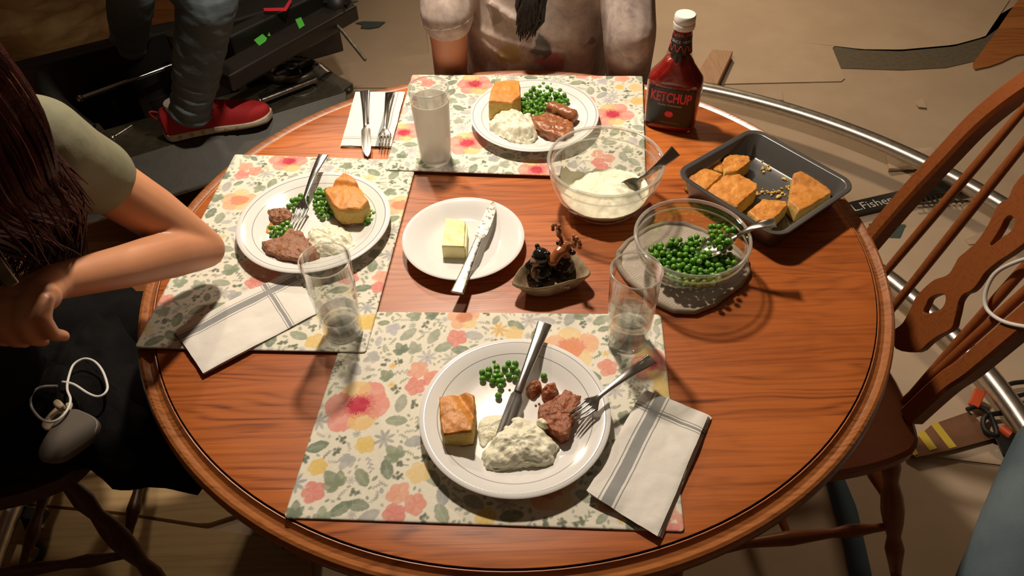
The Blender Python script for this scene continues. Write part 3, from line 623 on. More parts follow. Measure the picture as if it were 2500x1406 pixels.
mound('meatloaf_bit', [(1286, 935), (1300, 920), (1322, 924), (1325, 940), (1312, 956), (1298, 966), (1286, 955)], ZF, .013, M['meat'], 'small meatloaf bit touching the knife blade on the nearest plate', 'meatloaf', 7, .003, 110, DOME, 50, .010)
mound('mushroom_piece', [(1305, 1025), (1325, 1018), (1345, 1040), (1325, 1046)], ZF + .012, .009, M['mash'], 'small pale mushroom piece between mash and meatloaf on the nearest plate', 'mushroom', 8, .001, 80, DOME, 40, .004)
# left plate
bread([(790, 462), (838, 418), (866, 432), (900, 490), (880, 508), (826, 512), (812, 498)], ZL + .004, .034, 'cornbread wedge standing on peas on the left plate', 11, hm=crack(.0, .02, .006, .2, 1.4))
mound('mashed_potato', [(752, 560), (790, 545), (835, 552), (862, 580), (872, 606), (850, 622), (800, 628), (768, 618), (750, 590)], ZL, .014, M['mash'], 'flattened mashed potato on the left plate behind the empty-looking glass', 'mashed potato', 13, .005, 60)
mound('mashed_potato_smear', [(835, 530), (862, 520), (895, 515), (888, 540), (850, 552)], ZL, .005, M['mash'], 'small mashed potato dab beside stray peas on the left plate', 'mashed potato', 14, .002, 90)
mound('gravy_smear', [(612, 530), (640, 512), (680, 520), (668, 560), (640, 600), (652, 630), (625, 615), (640, 570)], ZL - .0002, .0012, M['gravy'], 'thin gravy and grease smear at left of the left plate', 'gravy', 15, .0006, 60, DOME, 70, .0)
mound('meatloaf_slice', [(638, 588), (690, 575), (706, 555), (740, 568), (756, 590), (750, 615), (738, 634), (690, 626), (645, 610)], ZL, .019, M['meatbrown'], 'cut meatloaf slice on the left plate behind the glass rim', 'meatloaf', 16, .003, 80, BREAD, 90, .019)
mound('meatloaf_slice', [(728, 600), (755, 590), (778, 606), (775, 628), (750, 640), (730, 630)], ZL, .016, M['meatbrown'], 'rounded meatloaf end seen through the glass on the left plate', 'meatloaf', 17, .003, 80, DOME, 60, .010)
mound('meatloaf_bit', [(652, 510), (672, 505), (700, 506), (714, 514), (706, 530), (680, 540), (652, 532)], ZL, .013, M['meatbrown'], 'torn meatloaf bit left of the fork on the left plate', 'meatloaf', 18, .004, 90, DOME, 60, .009)
# far plate
bread([(1208, 196), (1268, 194), (1272, 232), (1250, 250), (1192, 246), (1196, 225)], ZB, .046, 'tall golden cornbread square on the far plate', 21)
mound('mashed_potato', [(1188, 300), (1200, 285), (1235, 278), (1280, 282), (1312, 300), (1318, 322), (1300, 345), (1262, 352), (1225, 340), (1198, 325)], ZB, .026, M['mash'], 'fluffy untouched mashed potato heap on the far plate', 'mashed potato', 23, .010, 42)
def sausage(a, b, r, label, seed):
    a, b = Vector(a), Vector(b); mb = MB(); pts = []; rs = []
    for i in range(25):
        t = i / 24; pts.append(a.lerp(b, t) + Vector((0, 0, .0))); e = min(t, 1 - t) * (b - a).length
        rs.append(max(.0006, r * (1 - max(0, 1 - e / r) ** 2) ** .5 * (1 + .05 * math.sin(t * 14 + seed))))
    mb.tube(pts, rs, 24)
    for v in mb.v: v += Vector((fbm(v, 90, seed), fbm(v, 90, seed + 1), fbm(v, 90, seed + 2))) * .0022
    return tag(obj('sausage', mb, M['sausage'], loc=(a + b) / 2, angle=80), label, 'sausage')
sausage(P(1335, 258, ZB + .020), P(1410, 290, ZB + .014), .013, 'glossy browned sausage behind the other on the far plate', 3)
mound('sausage_patty', [(1296, 282), (1330, 272), (1400, 296), (1398, 322), (1375, 334), (1335, 320), (1310, 306)], ZB, .020, M['sausage'], 'thick flat-sided sausage piece nearer the glass bowl on the far plate', 'sausage', 9, .003, 75, BREAD, 80, .020)
# butter
mb = MB(); tp = topz([(1088, 532), (1136, 537), (1133, 602), (1078, 600)], ZU + .026); slab(mb, tp, ZU, .026, [(1, 0), (1, .3), (1, .6), (1, .94), (.97, 1), (.6, 1), (.3, 1), (.05, 1)], 80, .0007, 60, 4, None, 0)
bu = tag(obj('butter_block', mb, M['butter'], loc=(tp[0][0], tp[0][1], ZU), angle=50), 'pale yellow butter block on the plain white plate', 'butter')
mb = MB(); tp = topz([(1137, 545), (1141, 548), (1138, 606), (1133, 604)], ZU + .022); slab(mb, tp, ZU, .022, [(1, 0), (1, .9), (.9, 1), (.05, 1)], 40, .0006, 60, 5, None, 0); obj('butter_pat', mb, M['butter'], bu)

# ------------------------------------------------------------------ peas
def pea_mesh(k):
    bm = bmesh.new(); bmesh.ops.create_icosphere(bm, subdivisions=3, radius=1); rs_ = random.Random(k)
    for v in bm.verts:
        n_ = fbm(v.co, 1.3, k, 2) * .06; v.co *= 1 + n_
        d = (v.co - Vector((.3, .2, .95))).length; v.co *= 1 - .10 * math.exp(-(d / .35) ** 2)
    me = bpy.data.meshes.new('green_pea'); bm.to_mesh(me); bm.free(); me.materials.append(M['pea']); me.polygons.foreach_set('use_smooth', [True] * len(me.polygons)); return me
PEAM = [pea_mesh(k) for k in range(5)]; PR = .0046; rp = random.Random(8)
def pea(pos, label, group, r=PR):
    o = bpy.data.objects.new('green_pea', PEAM[rp.randrange(5)]); C.objects.link(o); o.location = pos; o.rotation_euler = (rp.uniform(-.7, .7), rp.uniform(-.7, .7), rp.uniform(0, 6)); s_ = r * rp.uniform(.94, 1.05); o.scale = (s_, s_, s_)
    return tag(o, label, 'pea', group)
def inside(x, y, poly):
    c = False; n = len(poly)
    for i in range(n):
        x1, y1 = poly[i][0], poly[i][1]; x2, y2 = poly[(i + 1) % n][0], poly[(i + 1) % n][1]
        if (y1 > y) != (y2 > y) and x < (x2 - x1) * (y - y1) / (y2 - y1) + x1: c = not c
    return c
def pile(poly, floor, n, label, group, r=PR, avoid=(), tries=60, seed=1, placed=None, zmax=9, mk=pea):
    rr = random.Random(seed); xs = [p[0] for p in poly]; ys = [p[1] for p in poly]; pl = placed if placed is not None else []; made = []
    for _ in range(n):
        best = None
        for _t in range(tries):
            x, y = rr.uniform(min(xs), max(xs)), rr.uniform(min(ys), max(ys))
            if not inside(x, y, poly) or any(inside(x, y, a) for a in avoid): continue
            z = floor(x, y) + r
            for (a, b, c_, r2) in pl:
                d2 = (x - a) ** 2 + (y - b) ** 2; R2 = (r + r2) * .985
                if d2 < R2 * R2: z = max(z, c_ + math.sqrt(R2 * R2 - d2))
            if best is None or z < best[2]: best = (x, y, z)
        if best and best[2] < zmax: pl.append((*best, r)); made.append(Vector(best))
    for v in made: mk(v, label, group, r)
    return pl
FR = [(556, 283), (574, 312), (523, 331), (479, 347), (482, 392), (518, 365), (545, 404), (576, 346), (565, 374), (600, 370), (628, 322), (652, 288), (698, 290), (682, 320), (712, 345), (655, 368), (696, 385), (615, 402), (588, 405), (600, 442), (586, 502)]
for (a_, b_) in FR:
    q = P(1000 + a_ / 2.704, 780 + b_ / 2.704, ZF + PR); pea(q, 'green pea in the loose cluster on the nearest plate, left of the knife', 'peas clustered on the nearest plate', PR)
pea(P(1328, 918, ZF + PR), 'single green pea right of the knife handle on the nearest plate', None)
for (a_, b_) in ((1205, 927),): pass
for lst, n, lab in (([(768, 470), (785, 458), (800, 470), (815, 505), (812, 528), (790, 532), (768, 510)], 30, 'green pea piled left of the cornbread on the left plate'),
                    ([(850, 528), (858, 518), (900, 512), (918, 520), (914, 542), (896, 548), (870, 536)], 18, 'green pea right below the cornbread on the left plate'),
                    ([(700, 500), (735, 476), (750, 482), (742, 500), (712, 512)], 9, 'green pea between torn meat and fork on the left plate'),
                    ([(655, 566), (690, 545), (715, 546), (712, 562), (668, 582)], 13, 'green pea above the meatloaf slice on the left plate')):
    pile(topz(lst, ZL + .005), lambda x, y: ZL, n, lab, lab.replace('green pea', 'peas'), seed=n)
bx = topz([(1208, 196), (1274, 194), (1276, 262), (1250, 300), (1192, 290)], ZB)
pb = pile(topz([(1274, 250), (1282, 232), (1300, 212), (1330, 204), (1362, 212), (1384, 240), (1388, 258), (1330, 266), (1318, 284), (1280, 284)], ZB + .01), lambda x, y: ZB, 104, 'green pea in the heap behind the sausages on the far plate', 'peas heaped on the far plate', seed=5, tries=25)

# ================================================================== GLASS BOWLS
def bowl(ctr, R, H, m, label, foot, groove):
    mb = MB(); t = .0042; k = 28
    out = [(.0005, .0), (foot * .9, .0), (foot, .0012)] + [(foot + (R - foot) * math.sin(PI / 2 * i / k) ** .92, .0012 + (H - .0012) * (1 - math.cos(PI / 2 * i / k)) ** .86) for i in range(1, k + 1)]
    out = [(r, z) if z < H - groove or z > H - groove + .003 else (r - .0010, z) for r, z in out]
    inn = [(max(.0005, r - t), z + (t if r < foot * 1.2 else t * .55)) for r, z in out[::-1][1:]]
    mb.lathe(out + [(R + .0016, H - .002), (R + .0020, H + .0008), (R + .0002, H + .0028), (R - .0025, H + .0024), (R - t - .0005, H + .0002)] + inn, 128); o = obj('glass_bowl', mb, m, local=True, angle=50); o.location = ctr
    for nm_, rr_, zz_, tt_ in (('rim', R + .0002, H + .0034, .0026), ('ridge', R - .0024 if H > .08 else R - .0012, H - groove - .002, .0013)):
        mb = MB(); mb.tube([Vector((rr_ * math.cos(a), rr_ * math.sin(a), zz_)) for a in [2 * PI * k_ / 128 for k_ in range(128)]], tt_, 12, closed=True); obj(nm_, mb, M['rimglass'], o, local=True)
    def fl(x, y):
        r = math.hypot(x - ctr[0], y - ctr[1]); z = ctr[2] + t
        for (r0, z0), (r1, z1) in zip(out[2:], out[3:]):
            if r0 <= r + t <= r1: return ctr[2] + z0 + (z1 - z0) * (r + t - r0) / max(1e-6, r1 - r0) + t * .6
        return z if r < foot else ctr[2] + H
    return tag(o, label, 'bowl'), fl
H1 = .094; q = P(1479, 395, TT + H1); c1 = Vector((q.x, q.y, TT + .0004))
R1 = (P(1620, 398, TT + H1) - P(1339, 402, TT + H1)).length / 2
ob1, fl1 = bowl(c1, R1, H1, M['bowlglass'], 'large clear glass mixing bowl of mashed potato, set over the far placemat edge', R1 * .42, .016)
POTZ = TT + .0125
H2 = .064; q = P(1690, 581, POTZ + H2); c2 = Vector((q.x, q.y, POTZ)); R2 = (P(1828, 582, POTZ + H2) - P(1550, 580, POTZ + H2)).length / 2
ob2, fl2 = bowl(c2, R2, H2, M['bowlglass'], 'smaller clear glass bowl of green peas standing on the potholder', R2 * .45, .010)
# mash in the big bowl: heap high at right front, thin smears up the left wall
def bowlmash():
    mb = MB(); n = 96; rings = []
    def top(x, y):
        u, v = (x - c1.x) / R1, (y - c1.y) / R1
        h = .033 + .022 * math.exp(-(((u - .28) / .42) ** 2 + ((v + .08) / .38) ** 2)) - .010 * math.exp(-(((u + .45) / .3) ** 2 + ((v - .30) / .4) ** 2)) - .012 * max(0, v - .2)
        return c1.z + h
    for k in range(1, 15):   # underside follows the inner wall up to where the heap meets it
        rings.append((k / 14, 0))
    und, tp = [], []
    for s_, _ in rings:
        a, b = [], []
        for j in range(n):
            th = 2 * PI * j / n; rr = .30 * R1; lo = 0
            while rr < R1 * .95 and fl1(c1.x + rr * math.cos(th), c1.y + rr * math.sin(th)) < top(c1.x + rr * math.cos(th), c1.y + rr * math.sin(th)) + .004 * fbm((math.cos(th) * 2, math.sin(th) * 2, 0), 2, 4): rr += .0008
            x, y = c1.x + rr * s_ * math.cos(th), c1.y + rr * s_ * math.sin(th)
            fz = fl1(x, y) + .0004; a.append(Vector((x, y, fz))); z = top(x, y) + .006 * fbm((x, y, 0), 34, 6) + .0030 * fbm((x, y, 0), 110, 8, 3) - .012 * max(0, s_ - .92) / .08
            b.append(Vector((x, y, max(z, fz + .0006))))
        und.append(a); tp.append(b)
    mb.rings(und + [[p.copy() for p in r] for r in tp[::-1]], 0, True, True)
    tag(obj('mashed_potato', mb, M['mash'], loc=c1 + Vector((0, 0, .005)), angle=80), 'large heap of mashed potato inside the big glass bowl', 'mashed potato')
    # residue left on the wall
    mb = MB(); rings = []
    for i in range(16):
        t = i / 15; row = []; zt = .022 + .030 * t
        for j in range(30):
            th = math.radians(112 + 95 * j / 29); w = (1 - abs(2 * j / 29 - 1) ** 2)
            rr = R1 * .3
            zz = c1.z + .020 + .034 * t * (w * (.7 + .5 * fbm((j * .3, 0, 0), 1, 3)) + .1)
            while rr < R1 * .97 and fl1(c1.x + rr * math.cos(th), c1.y + rr * math.sin(th)) < zz: rr += .0006
            rr -= .0030 + .0022 * (1 - t) * (.6 + .6 * abs(fbm((j * .5, i * .5, 0), 1, 5))); row.append(Vector((c1.x + rr * math.cos(th), c1.y + rr * math.sin(th), zz)))
        rings.append(row)
    rings += [[p + Vector((math.cos(math.radians(112 + 95 * j / 29)), math.sin(math.radians(112 + 95 * j / 29)), -.3)) * .0007 for j, p in enumerate(rings[-1])]]
    mb.rings(rings, close=False, cap0=False, cap1=False)
    tag(obj('mash_residue', mb, M['mash'], loc=rings[0][15], angle=80), 'scraped mashed potato film stuck inside the left wall of the big bowl', 'mashed potato')
bowlmash()
# peas in the small bowl
poly2 = topz([(1590, 600), (1640, 583), (1690, 580), (1728, 572), (1745, 590), (1790, 588), (1812, 605), (1822, 640), (1800, 672), (1740, 690), (1670, 690), (1620, 668), (1600, 640)], POTZ + .03)
pl2 = []
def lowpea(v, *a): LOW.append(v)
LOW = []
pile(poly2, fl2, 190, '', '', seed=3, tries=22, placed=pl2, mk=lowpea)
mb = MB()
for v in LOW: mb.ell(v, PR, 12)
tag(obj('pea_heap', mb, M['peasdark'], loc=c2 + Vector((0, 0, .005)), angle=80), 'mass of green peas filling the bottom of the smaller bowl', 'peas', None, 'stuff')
pile(poly2, fl2, 80, 'green pea on top of the heap in the small glass bowl', 'peas on top in the small bowl', seed=9, tries=40, placed=pl2)
pile(topz([(1728, 556), (1745, 545), (1775, 546), (1795, 570), (1796, 590), (1760, 600), (1735, 585)], c2.z + .044), lambda x, y: c2.z + .036, 24, 'green pea heaped beside the spoon in the small glass bowl', 'peas beside the spoon in the small bowl', seed=12, tries=30, placed=pl2)
# ------------------------------------------------------------------ tumblers
def tumbler(bx_, by_, z, H, R, r0, level, label, fog=False, lean=None):
    c = P(bx_, by_, z); c.z = z
    root = thing('water_glass', c, label, 'glass'); n = 96; t = .0014
    mb = MB(); mb.lathe([(.0004, .001), (r0 * .80, .0), (r0 * .95, .002), (r0, .006), (r0 + (R - r0) * .5, H * .5), (R, H - .0006), (R - t * .5, H), (R - t, H - .0006), (r0 + (R - r0) * .5 - t, H * .5), (r0 + (R - r0) * .1 - t, .016), (r0 - t - .003, .0125), (.0004, .012)], n)
    if fog:
        mb = MB(); mb.lathe([(R - t * .0, H * .84), (R, H - .0006), (R - t * .5, H), (R - t, H - .0006), (R - t, H * .84)], n); obj('rim', mb, M['tumbler'], root, local=True, angle=60)
        mb = MB(); mb.lathe([(.0004, .001), (r0 * .80, .0), (r0 * .95, .002), (r0, .006), (r0 + (R - r0) * .5, H * .5), (R - (R - r0) * .15, H * .84), (R - t - (R - r0) * .15, H * .84), (r0 + (R - r0) * .5 - t, H * .5), (r0 - t, .016), (r0 - t - .003, .0125), (.0004, .012)], n); obj('fogged_wall', mb, M['foggy'], root, local=True, angle=60)['label'] = 'frosty condensation covered wall'
    else: obj('tumbler_wall', mb, M['tumbler'], root, local=True, angle=60)
    mb = MB(); mb.tube([Vector(((R - t * .4) * math.cos(a), (R - t * .4) * math.sin(a), H + .0006)) for a in [2 * PI * k_ / 96 for k_ in range(96)]], .0012, 10, closed=True); obj('lip', mb, M['rimglass'], root, local=True)
    g_ = .0003; mb = MB(); rl = r0 + (R - r0) * level / H - t - g_
    mb.lathe([(.0004, .0123), (r0 - t - .0035, .0128), (r0 - t - g_, .0165), (rl, level), (rl * .97, level - .0006), (.0004, level - .0008)], n); obj('water', mb, M['water'], root, local=True, angle=30)
    mb = MB(); mb.lathe([(.0004, .0014), (r0 * .78, .0008), (r0 - .0022, .004), (r0 - .0028, .0100), (r0 - .006, .0112), (.0004, .0112)], n); obj('thick_base', mb, M['thickglass'], root, local=True, angle=50)
    return root
tumbler(840, 812, MZL, .147, .0345, .0285, .045, 'tumbler a quarter full of water on the left placemat')
tumbler(1531, 833, MZ, .143, .0345, .0295, .060, 'tumbler less than half full of water at the nearest placemat corner')
tumbler(1065, 386, MZB, .148, .0345, .0285, .124, 'tall fogged tumbler nearly full of water at the far placemat', True)
# ================================================================== POTHOLDER
pp = topz([(1672, 800), (1880, 645), (1640, 515), (1462, 628)], TT + .008); mb = MB()
PILL = [(.97, 0), (1.0, .3), (1.0, .7), (.975, 1.0), (.93, .9), (.91, .62), (.88, .72), (.7, .78), (.4, .8), (.05, .8)]
slab(mb, pp, TT + .0006, .0105, PILL, 160, .0006, 40, 2, lambda i: 1 if i < 5 else 0, 2); ph_ = obj('potholder', mb, [M['pothold'], M['piping']], loc=c2 + Vector((0, 0, -.012)), angle=80); tag(ph_, 'grey beige quilted potholder with padded edge under the pea bowl', 'potholder')
# ================================================================== BAKING PAN
pc = [P(1655, 418, TT + .047), P(1828, 308, TT + .047), P(2096, 440, TT + .047), P(1902, 596, TT + .047)]
pctr = sum(pc, Vector()) / 4; e1 = ((pc[2] - pc[1]) + (pc[3] - pc[0])) / 2; e2 = ((pc[1] - pc[0]) + (pc[2] - pc[3])) / 2
ang = math.atan2(e1.y, e1.x); PW, PD = e1.length * 1.0, e2.length * 1.0
def rrect(w, d, r, z, n=12):
    out = []
    for cx, cy, a0 in ((w / 2 - r, d / 2 - r, 0), (-w / 2 + r, d / 2 - r, 90), (-w / 2 + r, -d / 2 + r, 180), (w / 2 - r, -d / 2 + r, 270)):
        for k in range(n): a = math.radians(a0 + 90 * k / (n - 1)); out.append(Vector((cx + r * math.cos(a), cy + r * math.sin(a), z)))
    return out
PH = .046; mb = MB()
def pr_(ins, z, r): return rrect(PW - 2 * ins, PD - 2 * ins, r, z)
mb.rings([pr_(.022, .0, .012), pr_(.019, .0012, .014), pr_(.009, PH - .004, .022), pr_(.002, PH - .004, .028), pr_(.0002, PH - .0022, .029), pr_(.0008, PH - .0002, .029), pr_(.003, PH, .027), pr_(.0055, PH - .0012, .026), pr_(.008, PH - .0008, .023), pr_(.0098, PH - .002, .021), pr_(.0190, .004, .013), pr_(.0215, .0018, .011), pr_(.05, .0014, .01)], 0)
pan = obj('baking_pan', mb, M['pan'], local=True, angle=50); pan.location = (pctr.x, pctr.y, TT + .0005); pan.rotation_euler = (0, 0, ang); tag(pan, 'square dark metal baking pan with leftover cornbread at the right of the table', 'baking pan')
PZ = TT + .0024; PG = None
bread([(1676, 430), (1700, 408), (1738, 412), (1766, 424), (1722, 465), (1700, 448)], PZ, .030, 'cornbread corner piece at the left corner of the pan', 31)
bread([(1722, 468), (1764, 428), (1805, 422), (1852, 448), (1848, 462), (1800, 503), (1772, 492)], PZ, .030, 'large shiny cornbread square in the front left of the pan', 32)
bread([(1762, 396), (1778, 375), (1828, 378), (1834, 392), (1800, 418), (1770, 421)], PZ, .028, 'cornbread square at the back left of the pan', 33)
bread([(1730, 405), (1755, 383), (1764, 398), (1764, 420), (1742, 412)], PZ, .022, 'broken narrow yellow cornbread strip between two squares in the pan', 34)
bread([(1826, 516), (1862, 485), (1922, 488), (1926, 498), (1880, 543), (1850, 538)], PZ, .027, 'cornbread square at the front edge of the pan touching the broken piece', 35)
bread([(1938, 420), (1955, 415), (2034, 458), (2030, 470), (1975, 505), (1950, 515), (1926, 490), (1932, 462)], PZ, .027, 'crumbling broken cornbread piece at the right side of the pan', 36, n=110, hm=crack(.0, .02, .012, .22, 1.2))
rc = random.Random(4)
for (x, y, s_, n_) in ((1858, 388, 10, 7), (1868, 412, 12, 9), (1918, 438, 7, 6), (1886, 470, 16, 16), (1925, 458, 8, 7), (1905, 478, 14, 10), (1855, 474, 8, 6)):
    for _ in range(n_):
        q = P(x + rc.gauss(0, s_ * .7), y + rc.gauss(0, s_ * .35), PZ); r = rc.choice([.0012, .0016, .0022, .003]); q.z = PZ + r * .7; mb = MB(); mb.ell(q, (r * 1.2, r, r * .8), 8)
        for v in mb.v: v += Vector((fbm(v, 400, 1), fbm(v, 400, 2), fbm(v, 400, 3))) * r * .5
        tag(obj('crumb', mb, M['crumbbit'], loc=q), 'tiny yellow cornbread crumb on the bare bottom of the baking pan', 'crumb', 'crumbs in the baking pan')
for (x, y) in ((1244, 952), (1308, 990), (1316, 986), (1062, 1024)):
    q = P(x, y, ZF); mb = MB(); mb.ell(q + Vector((0, 0, .001)), (.0018, .0014, .001), 8); tag(obj('crumb', mb, M['meat'], loc=q), 'tiny brown crumb lying on the nearest plate', 'crumb', 'crumbs on the nearest plate')
# ================================================================== CUTLERY
def frame(tip, end, roll=0.):
    tip, end = Vector(tip), Vector(end); x = (end - tip).normalized(); y = Vector((0, 0, 1)).cross(x).normalized(); z = x.cross(y)
    return Matrix.Translation(tip) @ Matrix((x, y, z)).transposed().to_4x4() @ Matrix.Rotation(roll, 4, 'X'), (end - tip).length
def strip(mb, st, n=14):
    """st: (x, halfwidth, z, thickness)"""
    rings = []
    for x, w, z, t in st:
        rings.append([Vector((x, w * math.copysign(abs(math.cos(a)) ** .45, math.cos(a)), z + t / 2 * math.copysign(abs(math.sin(a)) ** .8, math.sin(a)))) for a in [2 * PI * (k + .5) / n for k in range(n)]])
    mb.rings(rings)
def handle(L, s0, z0, arch=.004, w1=.0095, wn=.0032):
    out = []
    for k in range(15):
        t = k / 14; out.append((s0 + (L - s0) * t, wn + (w1 - wn) * t ** 1.25, z0 * (1 - t) + arch * math.sin(PI * t) + .0, .0026 + .0010 * math.sin(PI * t)))
    return out
def fork(tip, end, label, m=None, roll=0., up=.0):
    m = m or M['steel']; mw, L = frame(tip, end, roll); root = thing('dinner_fork', (0, 0, 0), label, 'fork', mw=mw); s = L / .19
    mb = MB(); strip(mb, handle(L, .062 * s, .0055)); obj('handle', mb, m, root, local=True, angle=60)
    mb = MB(); nk = [(.066, .0033, .0055), (.058, .0042, .0050), (.050, .0085, .0025), (.045, .0118, .0005), (.040, .0125, -.0005)]
    strip(mb, [(x * s, w, z, .0022) for x, w, z in nk])
    for k in range(4):
        y = (-.0094 + .00627 * k); pts = [(.041, -.0005), (.03, -.0010), (.018, -.0002), (.008, .0014), (.0, .0040)]
        mb.tube([Vector((x * s, y * (1 - .04 * i), z)) for i, (x, z) in enumerate(pts)], [.0020, .0018, .0016, .0013, .0006], 8)
    obj('tines', mb, m, root, local=True, angle=60); return root
def knife(tip, end, label, m=None, roll=0., blade_m=None):
    m = m or M['steel']; mw, L = frame(tip, end, roll); root = thing('table_knife', (0, 0, 0), label, 'knife', mw=mw); s = L / .225
    mb = MB(); strip(mb, [(.098 * s, .0058, .001, .006), (.108 * s, .0062, .001, .007), (.14 * s, .0066, .0012, .0072), (.18 * s, .0082, .0012, .007), (.215 * s, .0100, .001, .0058), (L - .0005, .0104, .001, .0045), (L, .0100, .001, .0025)]); obj('handle', mb, m, root, local=True, angle=50)
    mb = MB(); rings = []
    for x, y0, y1, t in [(0, -.0006, .0010, .0006), (.006, -.0040, .0040, .0009), (.015, -.0072, .0062, .0012), (.030, -.0096, .0074, .0014), (.06, -.0106, .0080, .0017), (.085, -.0100, .0082, .0020), (.092, -.0072, .0080, .0024), (.097, -.0050, .0056, .0034), (.1, -.0048, .0050, .0040)]:
        rings.append([Vector((x * s, y0, 0)), Vector((x * s, (y0 + y1) / 2, t / 2)), Vector((x * s, y1, t / 2)), Vector((x * s, y1, -t / 2)), Vector((x * s, (y0 + y1) / 2, -t / 2))])
    mb.rings(rings); obj('blade', mb, blade_m or m, root, local=True, angle=35); return root
def spoon(tip, end, label, roll=0., m=None, bw=.021, bl=.060):
    m = m or M['steel']; mw, L = frame(tip, end, roll); root = thing('serving_spoon', (0, 0, 0), label, 'spoon', mw=mw)
    mb = MB(); strip(mb, handle(L, bl + .004, .005, .006, .0105)); obj('handle', mb, m, root, local=True, angle=60)
    mb = MB(); up, dn = [], []
    for k in range(9):
        t = k / 8; a, b = [], []
        for j in range(40):
            th = 2 * PI * j / 40; x = bl / 2 + bl / 2 * math.cos(th) * t; y = bw * math.sin(th) * t * (1 - .12 * math.cos(th)); z = .005 - .009 * (1 - t * t); a.append(Vector((x, y, z))); b.append(Vector((x, y, z - .0014)))
        up.append(a); dn.append(b)
    mb.rings(dn[:0:-1][::-1] + [up[-1]] + up[:0:-1] if False else dn[1:] + up[:0:-1], 0, True, True)
    strip(mb, [(bl - .004, .005, .0045, .002), (bl + .008, .0034, .005, .0026)]); obj('bowl', mb, m, root, local=True, angle=60); return root
fork(P(1398, 1022, ZF + .020), P(1592, 876, MZ + .040), 'fork resting tines down on the meatloaf at the right of the nearest plate', roll=0)
knife(P(1208, 1104, ZF + .010), P(1330, 790, MZ + .0315), 'knife lying across the nearest plate with its blade in the mash', roll=.1)
fork(P(722, 548, ZL + .008), P(790, 378, MZL + .038), 'mash smeared fork leaning over the back rim of the left plate')
knife(P(1206, 492, TT + .0275), P(1116, 714, TT + .0275), 'butter smeared knife laid across the plain white plate', M['smear'], roll=PI + .0)
NZ = TT + .0075
knife(P(897, 382, NZ + .004), P(891, 222, NZ + .004), 'clean knife on the folded napkin left of the far placemat', roll=PI)
fork(P(936, 362, NZ + .003), P(952, 226, NZ + .003), 'clean fork on the folded napkin left of the far placemat')
spoon(P(1508, 480, c1.z + .030), P(1650, 368, c1.z + H1 + .026), 'serving spoon handle leaning out of the big mashed potato bowl', 1.2, bw=.016, bl=.05)
spoon(P(1706, 622, c2.z + .020), P(1893, 543, c2.z + .086), 'serving spoon sticking out of the small pea bowl towards the pan')
# ================================================================== NAPKINS
def napkin(cor, z, label, m, w, h, layers=3, lift=.0014, seed=0, off=(0., 0.), wav=.0022, peel=0.):
    """cor: pixel TL,TR,BR,BL on the top layer; UV in metres"""
    c = [P(x, y, z + layers * lift) for x, y in cor]; ctr = sum(c, Vector()) / 4; root = None; rs_ = random.Random(seed)
    for L in range(layers):
        top = L == layers - 1; d = Vector((off[0], off[1], 0)) * (layers - 1 - L); nx, ny = 30, 44; mb = MB(); g1, g2 = [], []
        for j in range(ny + 1):
            a, b = [], []
            for i in range(nx + 1):
                u, v = i / nx, j / ny; q = (c[0] * (1 - u) + c[1] * u) * (1 - v) + (c[3] * (1 - u) + c[2] * u) * v
                q = q + d; q.z = z + L * lift + .0004 + wav * (L + 1) / layers * abs(fbm((q.x, q.y, L), 11, seed)) + peel * max(0, v - .75) ** 2 * 16 * max(0, .5 - u) * (L + 1) / layers
                e = min(u, 1 - u, v, 1 - v); q += Vector((fbm((v * 3, 0, L), 1, seed), fbm((u * 3, 1, L), 1, seed), 0)) * .0012
                a.append(q + Vector((0, 0, min(1, e * 25) * .0009))); b.append(q - Vector((0, 0, .0001)))
            g1.append(a); g2.append(b)
        vs = [p_ for r in g1 for p_ in r] + [p_ for r in g2 for p_ in r]; N = (nx + 1) * (ny + 1); fs = []
        for j in range(ny):
            for i in range(nx):
                k = j * (nx + 1) + i; fs.append((k, k + 1, k + nx + 2, k + nx + 1)); fs.append((N + k, N + k + nx + 1, N + k + nx + 2, N + k + 1))
        per = [i for i in range(nx)] + [j * (nx + 1) + nx for j in range(ny)] + [ny * (nx + 1) + i for i in range(nx, 0, -1)] + [j * (nx + 1) for j in range(ny, 0, -1)]
        for a_, b_ in zip(per, per[1:] + per[:1]): fs.append((b_, a_, N + a_, N + b_))
        mb.add(vs, fs)
        mb.uv = True
        if root is None: root = thing('cloth_napkin', (ctr.x, ctr.y, z), label, 'napkin')
        o = obj('top_fold' if top else 'lower_fold', mb, m, root, angle=70)
        uvl = o.data.uv_layers.new(name='UVMap'); uvs = [((k % (nx + 1)) / nx * w, (k % N // (nx + 1)) / ny * h) for k in range(2 * N)] if True else 0
        uvs = [(((k % N) % (nx + 1)) / nx * w, ((k % N) // (nx + 1)) / ny * h) for k in range(2 * N)]
        li = np.zeros(len(o.data.loops), np.int32); o.data.loops.foreach_get('vertex_index', li); uvl.data.foreach_set('uv', np.array(uvs, np.float32)[li].ravel())
    return root
nm1 = napkin_mat('napkin_near', [(0, .0245, .0065), (0, .0145, .0007), (0, .0345, .0007), (1, .026, .0018), (1, .0215, .0006), (1, .0305, .0006)], 60)
napkin([(1572, 948), (1730, 1010), (1606, 1306), (1432, 1204)], MZ - .0006, 'folded white napkin with grey stripes right of the nearest plate', nm1, .086, .165, 4, .0022, 3, (.0018, .0), .0035, .012)
nm2 = napkin_mat('napkin_left', [(1, .020, .0055), (1, .0115, .0006), (1, .0285, .0006), (0, .148, .0028), (0, .1425, .0006), (0, .1535, .0006)], 60)
napkin([(424, 806), (712, 658), (778, 762), (496, 912)], MZL - .0006, 'folded white napkin with grey stripes below the left plate beside the glass', nm2, .197, .10, 2, .0016, 7, (.0, .0006), .003)
nm3 = napkin_mat('napkin_far', [(0, .066, .0055), (0, .0765, .0006), (1, .128, .0008), (1, .124, .0005)], 60)
